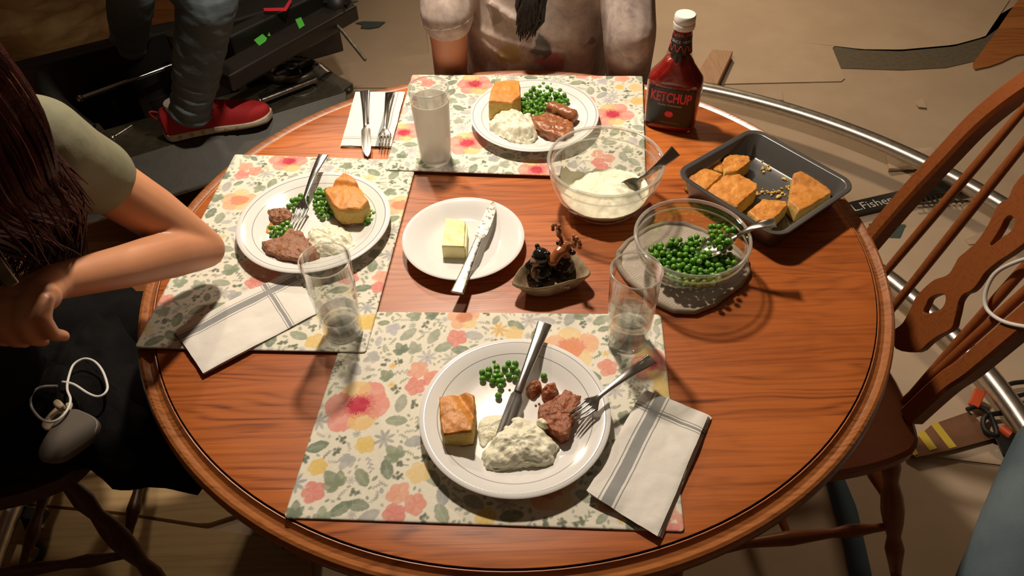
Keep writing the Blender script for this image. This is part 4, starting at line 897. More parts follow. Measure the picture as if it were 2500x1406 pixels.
napkin([(868, 223), (989, 223), (954, 356), (831, 354)], TT + .0006, 'folded napkin under clean cutlery left of the far placemat', nm3, .088, .145, 3, .0018, 9, (-.0006, -.0004), .0016)
# ================================================================== KETCHUP BOTTLE
def se(hw, hd, z, n=64, e=.62):
    return [Vector((hw * math.copysign(abs(math.cos(a)) ** e, math.cos(a)), hd * math.copysign(abs(math.sin(a)) ** e, math.sin(a)), z)) for a in [2 * PI * k / n for k in range(n)]]
KP = [(.0, .040, .022), (.002, .0455, .0265), (.008, .0485, .029), (.045, .0495, .030), (.080, .0505, .0305), (.096, .0505, .0305), (.104, .049, .0300), (.116, .0405, .0275), (.130, .0305, .0245), (.143, .0240, .0220), (.158, .0205, .0200), (.175, .0178, .0178), (.192, .0165, .0165), (.200, .0150, .0150)]
def kp(z, ins=0.):
    for (z0, a0, b0), (z1, a1, b1) in zip(KP, KP[1:]):
        if z0 <= z <= z1: t = (z - z0) / (z1 - z0); return a0 + (a1 - a0) * t - ins, b0 + (b1 - b0) * t - ins
    return KP[-1][1] - ins, KP[-1][2] - ins
def kexp(z): return .62 if z < .10 else min(1., .62 + (z - .10) / .05 * .38)
kb = P(1634, 302, TT + .0004); kb.z = TT + .0004
bot = thing('ketchup_bottle', kb, 'red ketchup bottle with black label and white cap at the far right of the table', 'ketchup bottle', rot=(0, 0, math.radians(-21)))
zs = [0, .001, .002, .005, .008] + list(np.linspace(.02, .2, 46)); mb = MB(); mb.rings([se(*kp(z), z, e=kexp(z)) for z in zs]); obj('bottle_body', mb, M['bottleglass'], bot, local=True, angle=60)
mb = MB(); rings = [se(*kp(z, .0012), z + (.0012 if z < .001 else 0), e=kexp(z)) for z in [0, .002, .005, .008] + list(np.linspace(.02, .137, 34))]
for s_, dz in ((.85, .004), (.6, .008), (.3, .011), (.05, .012)): rings.append([Vector((p.x * s_ + .003 * (1 - s_), p.y * s_, 0.137 + dz + .002 * math.sin(p.x * 400))) for p in rings[37]])
mb.rings(rings); obj('ketchup', mb, M['redbottle'], bot, local=True, angle=60)
mb = MB(); mb.rings([se(*kp(z, .0004), z, e=1.) for z in (.183, .190, .1995)]); obj('neck_ketchup', mb, M['redbottle'], bot, local=True)
mb = MB(); mb.lathe([(.0004, .1985), (.0185, .1985), (.0190, .2005), (.0188, .2090), (.0181, .2100), (.0188, .2112), (.0184, .2215), (.0172, .2235), (.0004, .2238)], 64)
for k in range(48):
    a = 2 * PI * k / 48; mb.box((.0189 * math.cos(a), .0189 * math.sin(a), .2045), (.0006, .0006, .007))
obj('cap', mb, M['whiteplastic'], bot, local=True, angle=40)
def surf(x, z, off):   # point on the front (-y) face
    hw, hd = kp(z); e = kexp(z); c = min(.999, abs(x) / hw); ca = c ** (1 / e); sa = math.sqrt(max(0, 1 - ca * ca)) ** e
    return Vector((x, -(hd * sa + off), z))
mb = MB(); g1 = []; NXL, NZL = 40, 30
for j in range(NZL + 1):
    z = .014 + .079 * j / NZL; g1.append([surf(-.0435 + .087 * i / NXL, z, .0005) for i in range(NXL + 1)])
mb.rings(g1, close=False, cap0=False, cap1=False); mb.rings([[p + Vector((0, .0006, 0)) for p in r] for r in (g1[0], g1[-1])][:0] or [g1[0], [p + Vector((0, .0004, 0)) for p in g1[0]]], close=False, cap0=False, cap1=False)
obj('front_label', mb, M['label'], bot, local=True, angle=80)
text_mesh('label_title', 'KETCHUP', .0225, M['labelred'], bot, lambda x, y: surf(x - .001, .0665 + y * 1.25, .0009), xs=.76, bold=.0006)
text_mesh('label_subtitle', 'Quality Guaranteed', .0056, M['labelwhite'], bot, lambda x, y: surf(x - .001, .0580 + y, .0009))
mb = MB(); x_ = -.014; rf = random.Random(6)
while x_ < .022: w_ = rf.uniform(.0012, .004); mb.tube([surf(x_ + w_ * q_ / 3, .0225, .0008) for q_ in range(4)], .00035, 6); x_ += w_ + .0009
obj('fine_print_line', mb, M['labelwhite'], bot, local=True)
mb = MB(); bl = [[surf(.0 + .0078 * s_ * math.cos(a) * (1 - .06 * math.sin(a)), .041 + .0068 * s_ * (math.sin(a) - .18 * math.exp(-((a - PI / 2) / .3) ** 2)), .0010) for a in [2 * PI * k / 40 for k in range(40)]] for s_ in (.03, .5, 1)]
mb.rings(bl, 0, True, False); obj('tomato_emblem', mb, M['labelred'], bot, local=True)
mb = MB(); mb.rings([[surf(.003 + r * math.cos(a), .0425 + r * .7 * math.sin(a), .0013) for a in [2 * PI * k / 16 for k in range(16)]] for r in (.0002, .0013)], 0, True, False); obj('emblem_highlight', mb, M['tomatolight'], bot, local=True)
mb = MB(); mb.rings([se(kp(z)[0] + .0004, kp(z)[1] + .0004, z, e=1.) for z in np.linspace(.1560, .1870, 9)], cap0=False, cap1=False); obj('neck_label', mb, M['label'], bot, local=True)
def nsurf(s_, z, off=.0009): hw, hd = kp(z); return Vector(((hw + off) * math.sin(s_ / hw), -(hd + off) * math.cos(s_ / hw), z))
text_mesh('neck_lettering', '\u2022 SINCE 1909 \u2022', .0072, M['labelwhite'], bot, lambda x, y: nsurf(x, .1770 + y), xs=.95)
mb = MB(); mb.tube([nsurf(-.023 + .046 * k / 80, .1670 + .0052 * math.sin(2 * PI * 4 * k / 80), .0007) for k in range(81)], .0006, 6); obj('neck_wave', mb, M['labelred'], bot, local=True)
# ================================================================== SHAKERS AND DISH
rimp = resample([(v.x, v.y) for v in pxs([(1247, 692), (1262, 701), (1300, 708), (1340, 706), (1385, 692), (1436, 678), (1444, 664), (1430, 646), (1414, 628), (1400, 613), (1345, 620), (1285, 640), (1262, 662)], TT + .030)], 96, 1)
rc_ = sum(rimp, Vector()) / 96; rc_.z = 0
def br_(s_, z, ins=0.): return [Vector((rc_.x + (p.x - rc_.x) * s_ - (p - rc_).normalized().x * ins, rc_.y + (p.y - rc_.y) * s_ - (p - rc_).normalized().y * ins, TT + z + .0012 * fbm((p.x, p.y, z), 60, 3))) for p in rimp]
mb = MB(); mb.rings([br_(.62, .0012), br_(.66, .001), br_(.80, .012), br_(.93, .023), br_(1.0, .029), br_(1.0, .0315, .0008), br_(1, .0325, .0025), br_(1, .0310, .0045), br_(.93, .024, .0055), br_(.80, .013, .0055), br_(.64, .0065, .004), br_(.3, .006)])
for v in mb.v: v.z = max(v.z, TT + .0004)
dish = tag(obj('boat_dish', mb, M['ceramic'], loc=(rc_.x, rc_.y, TT), angle=60), 'tan speckled boat shaped ceramic dish carrying two animal shakers', 'dish')
mb = MB()
for dx_ in (-.006, 0, .006): mb.ell(P(1378 + dx_ * 1500, 703, TT + .022) + Vector((0, .002, 0)), (.0035, .003, .004), 10)
obj('pine_cone_relief', mb, M['ceramic'], dish)
def rotz(a): return Matrix.Rotation(a, 3, 'Z')
bz = TT + .0068
b0 = P(1321, 682, bz); fd = Vector((-.75, -.66, 0)).normalized(); sd = Vector((-fd.y, fd.x, 0))
def L_(o_, f_, s_, z): return o_ + fd * f_ + sd * s_ + Vector((0, 0, z))
bear = thing('bear_shaker', (b0.x, b0.y, bz), 'glossy black bear shaker at the left in the boat dish', 'salt shaker')
mb = MB(); mb.ell(L_(b0, 0, 0, .0125), (.0150, .0150, .0155)); mb.ell(L_(b0, .001, 0, .024), (.0115, .0115, .013)); mb.ell(L_(b0, .001, 0, .041), .0115)
for s_ in (-1, 1): mb.ell(L_(b0, -.002, s_ * .0095, .0500), .0035, 12); mb.ell(L_(b0, .010, s_ * .0125, .0225), (.0050, .0050, .0050), 12); mb.tube([L_(b0, 0, s_ * .011, .028), L_(b0, .009, s_ * .0125, .0235)], .0045, 10); mb.ell(L_(b0, .011, s_ * .0085, .0055), (.0055, .0055, .005), 12)
obj('body', mb, M['bearblack'], bear, remesh=.0009, smoothit=3)
mb = MB(); mb.ell(L_(b0, .0105, 0, .0375), (.0062, .0060, .0062), 20); mb.ell(L_(b0, .0125, 0, .0205), (.0042, .0055, .0095), 20); obj('muzzle_and_belly', mb, M['beartan'], bear)['label'] = 'tan muzzle and belly patch'
mb = MB(); mb.ell(L_(b0, .0165, 0, .0395), (.0018, .0022, .0016), 12); [mb.ell(L_(b0, .0110, s_ * .0045, .0445), .0012, 10) for s_ in (-1, 1)]; obj('nose_and_eyes', mb, M['bearblack'], bear)
m0 = P(1375, 668, bz); moose = thing('moose_shaker', (m0.x, m0.y, bz), 'brown moose shaker with antlers at the right in the boat dish', 'pepper shaker')
mb = MB(); mb.ell(L_(m0, 0, 0, .0125), (.0150, .0150, .0155)); mb.ell(L_(m0, .001, 0, .025), (.0110, .0110, .013))
for s_ in (-1, 1): mb.ell(L_(m0, .010, s_ * .0120, .022), .0048, 12); mb.tube([L_(m0, 0, s_ * .011, .028), L_(m0, .009, s_ * .0120, .0235)], .0044, 10); mb.ell(L_(m0, .011, s_ * .0085, .0055), (.0055, .0055, .005), 12)
obj('body', mb, M['moosedark'], moose, remesh=.0009, smoothit=3)
mb = MB(); mb.tube([L_(m0, -.002, 0, .034), L_(m0, .002, 0, .047), L_(m0, .010, 0, .044), L_(m0, .019, 0, .037)], [.009, .0085, .0072, .0065], 16); mb.ell(L_(m0, .020, 0, .036), (.0072, .0072, .0066)); mb.ell(L_(m0, -.001, 0, .046), .0088); obj('head', mb, M['moose'], moose, remesh=.0009, smoothit=3)
for s_ in (-1, 1):
    mb = MB(); mb.ell(L_(m0, -.003, s_ * .012, .044), (.0042, .0042, .0030), 14); mb.tube([L_(m0, -.002, s_ * .006, .046), L_(m0, -.003, s_ * .014, .0435)], [.003, .0022], 8); obj('ear', mb, M['moosedark'], moose)
    mb = MB(); mb.tube([L_(m0, -.001, s_ * .005, .052), L_(m0, -.002, s_ * .009, .058)], .0024, 10); mb.ell(L_(m0, -.003, s_ * .0135, .0625), (.0040, .0085, .0075), 16)
    for k in range(5): a = -.3 + k * .5; mb.ell(L_(m0, -.003, s_ * (.0140 + .0100 * math.cos(a)), .0630 + .0095 * math.sin(a)), .0028, 10)
    obj('antler', mb, M['moose'], moose, remesh=.0008, smoothit=2)
bear.scale = (1.22,) * 3; moose.scale = (1.2,) * 3
# ================================================================== CHAIRS
CX, CY, CYAW, LEAN = .69, .90, math.radians(6), math.radians(14)
bdir = Vector((math.cos(CYAW), math.sin(CYAW), 0)); sdir = Vector((-math.sin(CYAW), math.cos(CYAW), 0)); udir = bdir * math.sin(LEAN) + Vector((0, 0, math.cos(LEAN))); ndir = bdir * math.cos(LEAN) - Vector((0, 0, math.sin(LEAN)))
CP0 = Vector((CX, CY, .45))
def onback(x, y, off=0.):
    d = ray(x, y); t = ((CP0 - CAM).dot(ndir) + off) / d.dot(ndir); q = CAM + d * t - CP0; return q.dot(sdir), q.dot(udir)
def bk(s_, h, off=0.): return Vector((math.sin(LEAN) * h + math.cos(LEAN) * off, s_, .45 + math.cos(LEAN) * h - math.sin(LEAN) * off))   # chair-local
def cpx(pts): return [onback(x, y) for x, y in pts]
bowA = cpx([(2510, 205), (2400, 290), (2310, 383), (2220, 480), (2130, 585)]); bowB = cpx([(2500, 805), (2400, 872), (2315, 935)])
chair = thing('dining_chair', (CX, CY, 0), 'carved oak dining chair with pierced splat pushed in at the right of the table', 'chair', 'oak spindle back dining chairs', rot=(0, 0, CYAW))
def barrail(mb, pts, w, d):
    rings = []; L = len(pts)
    for i, p in enumerate(pts):
        a = Vector(pts[max(0, i - 1)]); b = Vector(pts[min(L - 1, i + 1)]); t = (b - a).normalized(); nn = Vector((-t.y, t.x)); q = Vector(p)
        rings.append([bk(*(q + nn * w * sx), d * sy) for sx, sy in ((-.5, -.35), (-.35, -.5), (.35, -.5), (.5, -.35), (.5, .35), (.35, .5), (-.35, .5), (-.5, .35))])
    mb.rings(rings)
(a0s, a0h), (a1s, a1h) = bowA[0], bowA[-1]; (b0s, b0h), (b1s, b1h) = bowB[0], bowB[-1]
ea = (a1s + (a1s - bowA[-2][0]) * .9, 0); da = (bowA[-1][0] - bowA[-2][0]) / (bowA[-1][1] - bowA[-2][1]); ea = (a1s + da * (0 - a1h) * .6, 0)
db = (b1s - b0s) / (b1h - b0h); eb = (b1s + db * (0 - b1h) * .3, 0); TOPH = max(a0h, b0h) + .10; mid_s = (a0s + b0s) / 2
bowpath = curve_pts([(*ea, 0), (*bowA[-1], 0), (*bowA[-2], 0), (*bowA[2], 0), (*bowA[1], 0), (*bowA[0], 0), (mid_s + (a0s - mid_s) * .75, TOPH - .045, 0), (mid_s, TOPH, 0), (mid_s + (b0s - mid_s) * .8, TOPH - .06, 0), (b0s, max(b0h, .45), 0), (*bowB[1], 0), (*bowB[2], 0), (*eb, 0)], 8)
mb = MB(); barrail(mb, [(p.x, p.y) for p in bowpath], .034, .036); obj('back_bow', mb, M['chair'], chair, local=True)
def ray_bow(s0, h0, s1, h1):  # extend a spindle to the seat and to the bow
    k = (s1 - s0) / (h1 - h0); return k
for (x0, y0), (x1, y1) in (((2170, 655), (2450, 325)), ((2185, 745), (2500, 350)), ((2408, 758), (2500, 655)), ((2330, 868), (2500, 715)), ((2335, 900), (2500, 762))):
    (s0, h0), (s1, h1) = onback(x0, y0), onback(x1, y1); k = (s1 - s0) / (h1 - h0); pts = []
    top = TOPH - .012 - abs((s1 + k * (TOPH - h1)) - mid_s) * .55
    for i in range(13): h = 0 + top * i / 12; pts.append(bk(s0 + k * (h - h0), h))
    mb = MB(); mb.tube(pts, [.0062 + .0022 * math.sin(PI * i / 12) for i in range(13)], 12); obj('spindle', mb, M['chair'], chair, local=True)
def c3(l): return [(2050 + x / 3.907, 400 + y / 3.907) for x, y in l]
outl = c3([(1758, 140), (1690, 230), (1640, 340), (1560, 385), (1500, 490), (1450, 590), (1400, 670), (1330, 760), (1230, 850), (1170, 900), (1130, 970), (1080, 1050), (1020, 1085), (940, 1110), (860, 1170), (800, 1230), (750, 1290), (715, 1370)]) + [(2212, 790), (2188, 812), (2195, 850), (2245, 858), (2275, 835), (2300, 818)] + c3([(1090, 1570), (1120, 1480), (1140, 1400), (1160, 1310), (1210, 1240), (1270, 1215), (1320, 1170), (1370, 1100), (1420, 1030), (1540, 930), (1650, 860), (1758, 780), (1850, 700), (1930, 600), (2010, 500), (2090, 380), (2150, 250), (2100, 120), (2000, 0), (1900, 20), (1830, 70)])
holes = [c3([(1010, 1235), (950, 1245), (880, 1280), (850, 1340), (820, 1410), (850, 1440), (930, 1420), (1000, 1390), (1040, 1330), (1045, 1260)]), c3([(1650, 490), (1600, 530), (1560, 610), (1505, 700), (1460, 770), (1485, 788), (1580, 715), (1670, 650), (1712, 560), (1690, 505)])]
cu = bpy.data.curves.new('splat', 'CURVE'); cu.dimensions = '2D'; cu.fill_mode = 'BOTH'; cu.extrude = .006; cu.bevel_depth = .0012
for pl in [outl] + holes:
    q = [onback(x, y) for x, y in pl]; q = [(p.x, p.y) for p in curve_pts([(s_, h, 0) for s_, h in q], 3, True)]
    sp = cu.splines.new('POLY'); sp.points.add(len(q) - 1); sp.use_cyclic_u = True
    for p_, (s_, h) in zip(sp.points, q): p_.co = (s_, h, 0, 1)
t_ = bpy.data.objects.new('t', cu); C.objects.link(t_); dg = bpy.context.evaluated_depsgraph_get(); me = bpy.data.meshes.new_from_object(t_.evaluated_get(dg)); bpy.data.objects.remove(t_)
for v in me.vertices: v.co = bk(v.co.x, v.co.y, v.co.z)
me.materials.clear(); me.materials.append(M['chair']); me.name = 'splat'; so = bpy.data.objects.new('pierced_splat', me); C.objects.link(so); so.parent = chair
mb = MB(); slab(mb, [(.012, -.19), (.012, .19), (-.10, .225), (-.30, .23), (-.42, .19), (-.44, 0), (-.42, -.19), (-.30, -.23), (-.10, -.225)], .415, .035, [(.93, 0), (1, .3), (1, .8), (.97, 1), (.8, .9), (.5, .75), (.05, .7)], 90, 0, 1, 1, None, 2); obj('seat', mb, M['chair'], chair, local=True)
LR = [.011, .014, .019, .013, .020, .022, .019, .013, .019, .015, .011]
def turned(a, b, name, rs_, par, m): mb = MB(); a, b = Vector(a), Vector(b); n_ = 30; mb.tube([a.lerp(b, i / n_) for i in range(n_ + 1)], [np.interp(i / n_ * (len(rs_) - 1), range(len(rs_)), rs_) for i in range(n_ + 1)], 14); return obj(name, mb, m, par, local=True, angle=60)
legs = [((-.04, -.15, .42), (.08, -.235, 0)), ((-.04, .15, .42), (.08, .235, 0)), ((-.35, -.16, .42), (-.42, -.22, 0)), ((-.35, .16, .42), (-.42, .22, 0))]
for a, b in legs: turned(a, b, 'leg', LR, chair, M['chair'])
def lp(i, t): return Vector(legs[i][0]).lerp(Vector(legs[i][1]), t)
SR = [.007, .009, .014, .009, .012, .015, .012, .009, .014, .009, .007]
for (i, j, t) in ((0, 2, .62), (1, 3, .62), (0, 1, .5), (2, 3, .55)): turned(lp(i, t), lp(j, t), 'stretcher', SR, chair, M['chair'])
mid_a, mid_b = (lp(0, .62) + lp(2, .62)) / 2, (lp(1, .62) + lp(3, .62)) / 2; turned(mid_a, mid_b, 'stretcher', SR, chair, M['chair'])
def dup(root, loc, rz, label, m=None):
    r = root.copy(); C.objects.link(r); r.location = loc; r.rotation_euler = (0, 0, rz); r['label'] = label
    for ch in list(root.children):
        c_ = ch.copy(); C.objects.link(c_); c_.parent = r
    return r
dup(chair, (.03, 1.90, 0), PI / 2, 'oak dining chair behind the person in the tie-dye shirt, mostly hidden')
dk = dup(chair, (-1.18, .84, 0), PI + .12, 'oak dining chair at lower left, colour darkened for shade, under the dark-clothed person')
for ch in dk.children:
    ch.data = ch.data.copy(); ch.data.materials.clear(); ch.data.materials.append(M['shadedchair'])
# cable looped over the chair back
pc_ = [Vector((CX, CY, 0)) + Matrix.Rotation(CYAW, 3, 'Z') @ bk(*onback(x, y, -.02), -.02) for x, y in ((2600, 640), (2540, 626), (2480, 640), (2430, 668), (2406, 715), (2410, 755), (2450, 785), (2520, 800), (2600, 805))]
mb = MB(); mb.tube(curve_pts(pc_, 8), .0032, 10); tag(obj('white_cable', mb, M['whitecable'], loc=pc_[0]), 'white cable looped in front of the right-hand chair back', 'cable')
# ================================================================== PERSON AT THE FAR SIDE
aL, aR = P(1097, 105, .80), P(1535, 105, .80); tc = (P(1315, 105, .80) + Vector((0, .10, 0)))
def Py(x, y, yy): d = ray(x, y); return CAM + d * (yy / d.y)
SHIRT_BLOTS = [(Py(1240, 140, tc.y - .10).to_tuple(), .030, (.36, .27, .08)), (Py(1345, 155, tc.y - .10).to_tuple(), .034, (.42, .11, .13)), (Py(1325, 118, tc.y - .10).to_tuple(), .028, (.055, .052, .042)), (Py(1295, 60, tc.y - .10).to_tuple(), .018, (.10, .08, .07)), (Py(1440, 120, tc.y - .09).to_tuple(), .022, (.20, .14, .12)), (Py(1210, 40, tc.y - .09).to_tuple(), .022, (.30, .24, .21))]
def torso_rings(lv):
    return [[Vector((tc.x + x0 + hw * math.copysign(abs(math.cos(a)) ** .8, math.cos(a)), tc.y + y0 + hd * math.sin(a), z)) for a in [2 * PI * k / 40 for k in range(40)]] for z, hw, hd, x0, y0 in lv]
man = MB(); sh_z = 1.06
man.rings(torso_rings([(.50, .15, .10, 0, .06), (.75, .145, .095, 0, .02), (.95, .15, .09, 0, .03), (1.05, .13, .07, 0, .04)]))
chain(man, [(tc.x, tc.y + .05, 1.02), (tc.x, tc.y + .03, 1.12)], [.055, .05]); man.ell((tc.x, tc.y + .0, 1.23), (.075, .095, .11), 24); man.ell((tc.x, tc.y - .05, 1.185), (.05, .05, .05)); man.tube([(tc.x, tc.y - .09, 1.24), (tc.x, tc.y - .108, 1.21)], [.009, .014], 10)
for s_ in (-1, 1): man.ell((tc.x + s_ * .078, tc.y + .01, 1.225), (.012, .02, .03), 12)
sL, sR = Vector((tc.x - .165, tc.y + .05, sh_z)), Vector((tc.x + .165, tc.y + .05, sh_z))
eL, eR = Vector((aL.x - .005, aL.y + .02, .70)), Vector((aR.x + .01, aR.y + .03, .70)); wL, wR = Vector((tc.x - .06, tc.y - .15, .625)), Vector((tc.x + .05, tc.y - .14, .625))
chain(man, [sL, aL + Vector((0, .0, .06)), aL, eL, wL], [.052, .044, .040, .036, .026]); chain(man, [sR, aR, eR, wR], [.052, .042, .036, .026])
for w_, s_ in ((wL, 1), (wR, -1)):
    h_ = w_ + Vector((s_ * .05, -.03, -.01)); chain(man, [w_, h_], [.024, .028])
    for k in range(4): f0_ = h_ + Vector((s_ * .012, -.024 + k * .016, 0)); chain(man, [f0_, f0_ + Vector((s_ * .03, -.006, -.002)), f0_ + Vector((s_ * (.048 - .006 * abs(k - 1.5)), -.006, -.018))], [.009, .008, .007], 8)
    chain(man, [w_ + Vector((s_ * .02, -.04, .005)), w_ + Vector((s_ * .05, -.068, .008))], [.011, .009], 8)
man_o = tag(obj('person', man, M['skin2'], loc=(tc.x, tc.y, .5), remesh=.007, smoothit=5), 'person in a grey tie-dye T-shirt seated at the far side of the table', 'person')
SHIRT_BLOTS = [(tuple(np.array(c_) - np.array((tc.x, tc.y, .5))), r_, k_) for c_, r_, k_ in SHIRT_BLOTS]; sm_ = shirt_mat(); mb = MB()
mb.rings(torso_rings([(.52, .165, .118, 0, .06), (.62, .165, .125, 0, .035), (.72, .162, .118, 0, .02), (.80, .160, .108, 0, .01), (.90, .165, .105, 0, .02), (.98, .172, .10, 0, .035), (1.05, .165, .085, 0, .045), (1.09, .10, .06, 0, .045)]))
chain(mb, [sL + Vector((.03, 0, .01)), sL, aL + Vector((.0, .0, .062))], [.06, .066, .056]); chain(mb, [sR - Vector((.03, 0, -.01)), sR, aR + Vector((0, 0, .02)), eR], [.06, .064, .056, .048])
# folds of cloth across the chest
for (x0, y0, x1, y1, z_) in ((1150, 20, 1380, 175, .80), (1150, 60, 1235, 170, .79), (1195, 0, 1290, 30, .86), (1470, 0, 1480, 175, .82), (1500, 60, 1530, 10, .86)):
    p_, q_ = P(x0, y0, z_ + .02), P(x1, y1, z_ - .03); n_ = 8; pts = [p_.lerp(q_, i / n_) for i in range(n_ + 1)]
    for v in pts:
        u_ = (v.x - tc.x) / .163; v.y = tc.y + .012 - .108 * math.sqrt(max(.02, 1 - min(1, u_ * u_) ** 1.2)) + .002 if abs(u_) < 1 else v.y
    mb.tube(pts, .007, 8)
shirt = obj('tie_dye_shirt', mb, sm_, man_o, remesh=.005, smoothit=4)
mb = MB(); mb.tube([aL + Vector((.05 * math.cos(a), .05 * math.sin(a), .062 + -.004 + .006 * math.cos(a))) for a in [2 * PI * k / 30 for k in range(30)]], .0045, 8, closed=True); obj('sleeve_hem', mb, M['darkhem'] if 'darkhem' in M else sm_, man_o)
mb = MB(); hp = P(1296, 25, .90); hp.y = tc.y - .115
rh = random.Random(2)
for k in range(46):
    o_ = Vector((rh.gauss(0, .009), rh.uniform(-.004, .006), rh.uniform(-.01, .03))); l_ = rh.uniform(.05, .085); dx_ = rh.gauss(-.012, .010)
    mb.tube([hp + o_ + Vector((.012, 0, .05)), hp + o_, hp + o_ + Vector((dx_ * .5, -.006, -l_ * .5)), hp + o_ * .5 + Vector((dx_, -.003, -l_))], [.004, .006, .005, .0012], 6)
obj('hair_lock', mb, M['blackhair'], man_o)
mb = MB(); mb.ell((tc.x, tc.y + .018, 1.255), (.083, .10, .10), 24); obj('hair', mb, M['blackhair'], man_o)
mb = MB()
for s_ in (-1, 1): chain(mb, [(tc.x + s_ * .085, tc.y + .10, .53), (tc.x + s_ * .11, tc.y - .30, .54), (tc.x + s_ * .11, tc.y - .24, .08)], [.095, .066, .045])
mb.ell((tc.x, tc.y + .10, .54), (.17, .13, .09)); obj('trousers', mb, M['darkjeans'], man_o, remesh=.01, smoothit=4)
mb = MB()
for s_ in (-1, 1): mb.tube([(tc.x + s_ * .11, tc.y - .19, .045), (tc.x + s_ * .115, tc.y - .30, .04), (tc.x + s_ * .12, tc.y - .40, .03)], [.04, .042, .028], 14)
obj('shoes', mb, M['rubber'], man_o)
# ================================================================== PERSON AT THE LEFT
elb, wri = P(500, 607, .825), P(128, 690, .97); shl = P(85, 352, 1.10); slv = P(232, 430, .99)
mb = MB(); neck = Vector((-.70, .62, 1.13)); hd_ = P(-200, 300, 1.20); chest = Vector((-.78, .66, .95)); waist = Vector((-.90, .75, .66))
chain(mb, [shl, slv, elb.lerp(slv, .5) + Vector((0, 0, .004)), elb], [.046, .040, .0375, .030], 18); chain(mb, [elb, elb.lerp(wri, .25) + Vector((0, 0, .004)), elb.lerp(wri, .6), wri], [.030, .0345, .0285, .0215], 18)
chain(mb, [shl, neck, chest, waist], [.05, .055, .09, .11])
chain(mb, [neck, hd_], [.05, .05]); mb.ell(hd_, (.082, .074, .100), 24); mb.tube([hd_ + Vector((.02, -.03, -.075)), hd_ + Vector((.02, -.045, -.100))], [.012, .010], 10)
palm = P(62, 728, 1.00); dirh = (palm - wri).normalized(); acr = Vector((0, 0, 1)).cross(dirh).normalized(); dn = dirh.cross(acr)
kn = palm + dirh * .035; mb2 = mb
chain(mb2, [wri, palm + acr * .014], [.021, .020]); chain(mb2, [wri, palm - acr * .014], [.020, .019]); chain(mb2, [palm + acr * .022, palm - acr * .022], [.017, .016])
for k in range(4):
    b_ = palm + dirh * (.022 - .003 * abs(k - 1.5)) + acr * (.030 - .020 * k); L1 = .036 - .004 * abs(k - 1.4); sg = -1 if dn.z > 0 else 1
    dv_ = Vector((0, 0, -1)); j1 = b_ + dirh * L1 * .75 + dv_ * L1 * .55; j2 = j1 + dirh * .002 + dv_ * .026; j3 = j2 - dirh * .016 + dv_ * .012
    chain(mb2, [b_, j1, j2, j3], [.0100, .0090, .0082, .0072], 10)
t0 = wri + dirh * .022 + acr * -.020; chain(mb2, [t0, t0 + dirh * .028 - acr * .018 + Vector((0, 0, -.018)), t0 + dirh * .052 - acr * .010 + Vector((0, 0, -.036)), t0 + dirh * .066 + Vector((0, 0, -.044))], [.013, .011, .0095, .008], 10)
wom = tag(obj('person', mb, M['skin'], loc=(shl.x - .25, shl.y - .1, .48), remesh=.0034, smoothit=6), 'person with long dark red hair and bare bent arm seated at the left', 'person')
mb = MB(); chain(mb, [neck + Vector((0, 0, -.03)), shl, shl.lerp(slv, .55), slv], [.06, .058, .052, .052], 20); chain(mb, [neck + Vector((-.02, -.02, -.04)), chest], [.08, .115])
obj('olive_t_shirt', mb, M['olive'], wom, remesh=.006, smoothit=4)
mb = MB(); chain(mb, [chest + Vector((.005, 0, -.03)), waist, waist + Vector((-.02, .02, -.12))], [.125, .14, .14], 24); obj('torso_shade_cover', mb, M['blackcloth'], wom, remesh=.008, smoothit=4)  # added black cover: torso shade and dark clothing put into its colour
mb = MB(); rh = random.Random(5)
mb.ell(hd_ + Vector((.004, 0, .010)), (.100, .088, .112), 28)
for k in range(620):
    a = rh.uniform(-PI, PI); ca, sa = math.cos(a), math.sin(a); w_ = rh.uniform(.96, 1.04); q0 = hd_ + Vector((rh.gauss(-.01, .014), rh.gauss(0, .014), .121)); q1 = hd_ + Vector((.080 * ca * w_, .070 * sa * w_, .082)); q2 = hd_ + Vector((.101 * ca * w_, .089 * sa * w_, .0)); q3 = hd_ + Vector((.094 * ca * w_, .082 * sa * w_, -.065))
    e_ = P(rh.uniform(0, 215), rh.uniform(600, 720), rh.uniform(.74, .86)); r0_ = rh.uniform(.0012, .0030)
    if -1.7 < a < 2.3 and k % 5 < 4: pts = [q0, q1, q2, q3, q3.lerp(e_, .35) + Vector((.016, .014, .0)) + Vector((rh.gauss(0, .006), rh.gauss(0, .006), 0)), q3.lerp(e_, .7) + Vector((rh.gauss(.008, .006), rh.gauss(.006, .006), 0)), e_]
    else: pts = [q0, q1, q2, q3, q3 + Vector((rh.gauss(0, .01), rh.gauss(0, .01), -.07))]
    pts = curve_pts(pts, 4); mb.tube(pts, [r0_ * (1 - .8 * (i / (len(pts) - 1)) ** 3) for i in range(len(pts))], 4)
obj('hair', mb, M['hair'], wom)
mb = MB(); k1, k2 = P(560, 1000, .50), P(560, 800, .50); h1, h2 = P(60, 1020, .54), P(60, 840, .54)
chain(mb, [h1, k1, Vector((k1.x + .02, k1.y + .02, .09))], [.10, .072, .05]); chain(mb, [h2, k2, Vector((k2.x + .02, k2.y + .02, .09))], [.10, .072, .05]); chain(mb, [h1 + Vector((-.12, 0, .02)), h2 + Vector((-.12, 0, .02))], [.13, .13])
obj('black_trousers', mb, M['blackcloth'], wom, remesh=.01, smoothit=5)
mb = MB(); slab(mb, fpoly([(-60, 640), (120, 600), (335, 650), (335, 880), (400, 1050), (480, 1160), (330, 1128), (235, 1140), (200, 1100), (110, 1062), (30, 1010), (-60, 960)], .60), .53, .075, DOME, 110, .018, 9, 6, None, 1); obj('black_jacket', mb, M['blackcloth'], wom)
mb = MB()
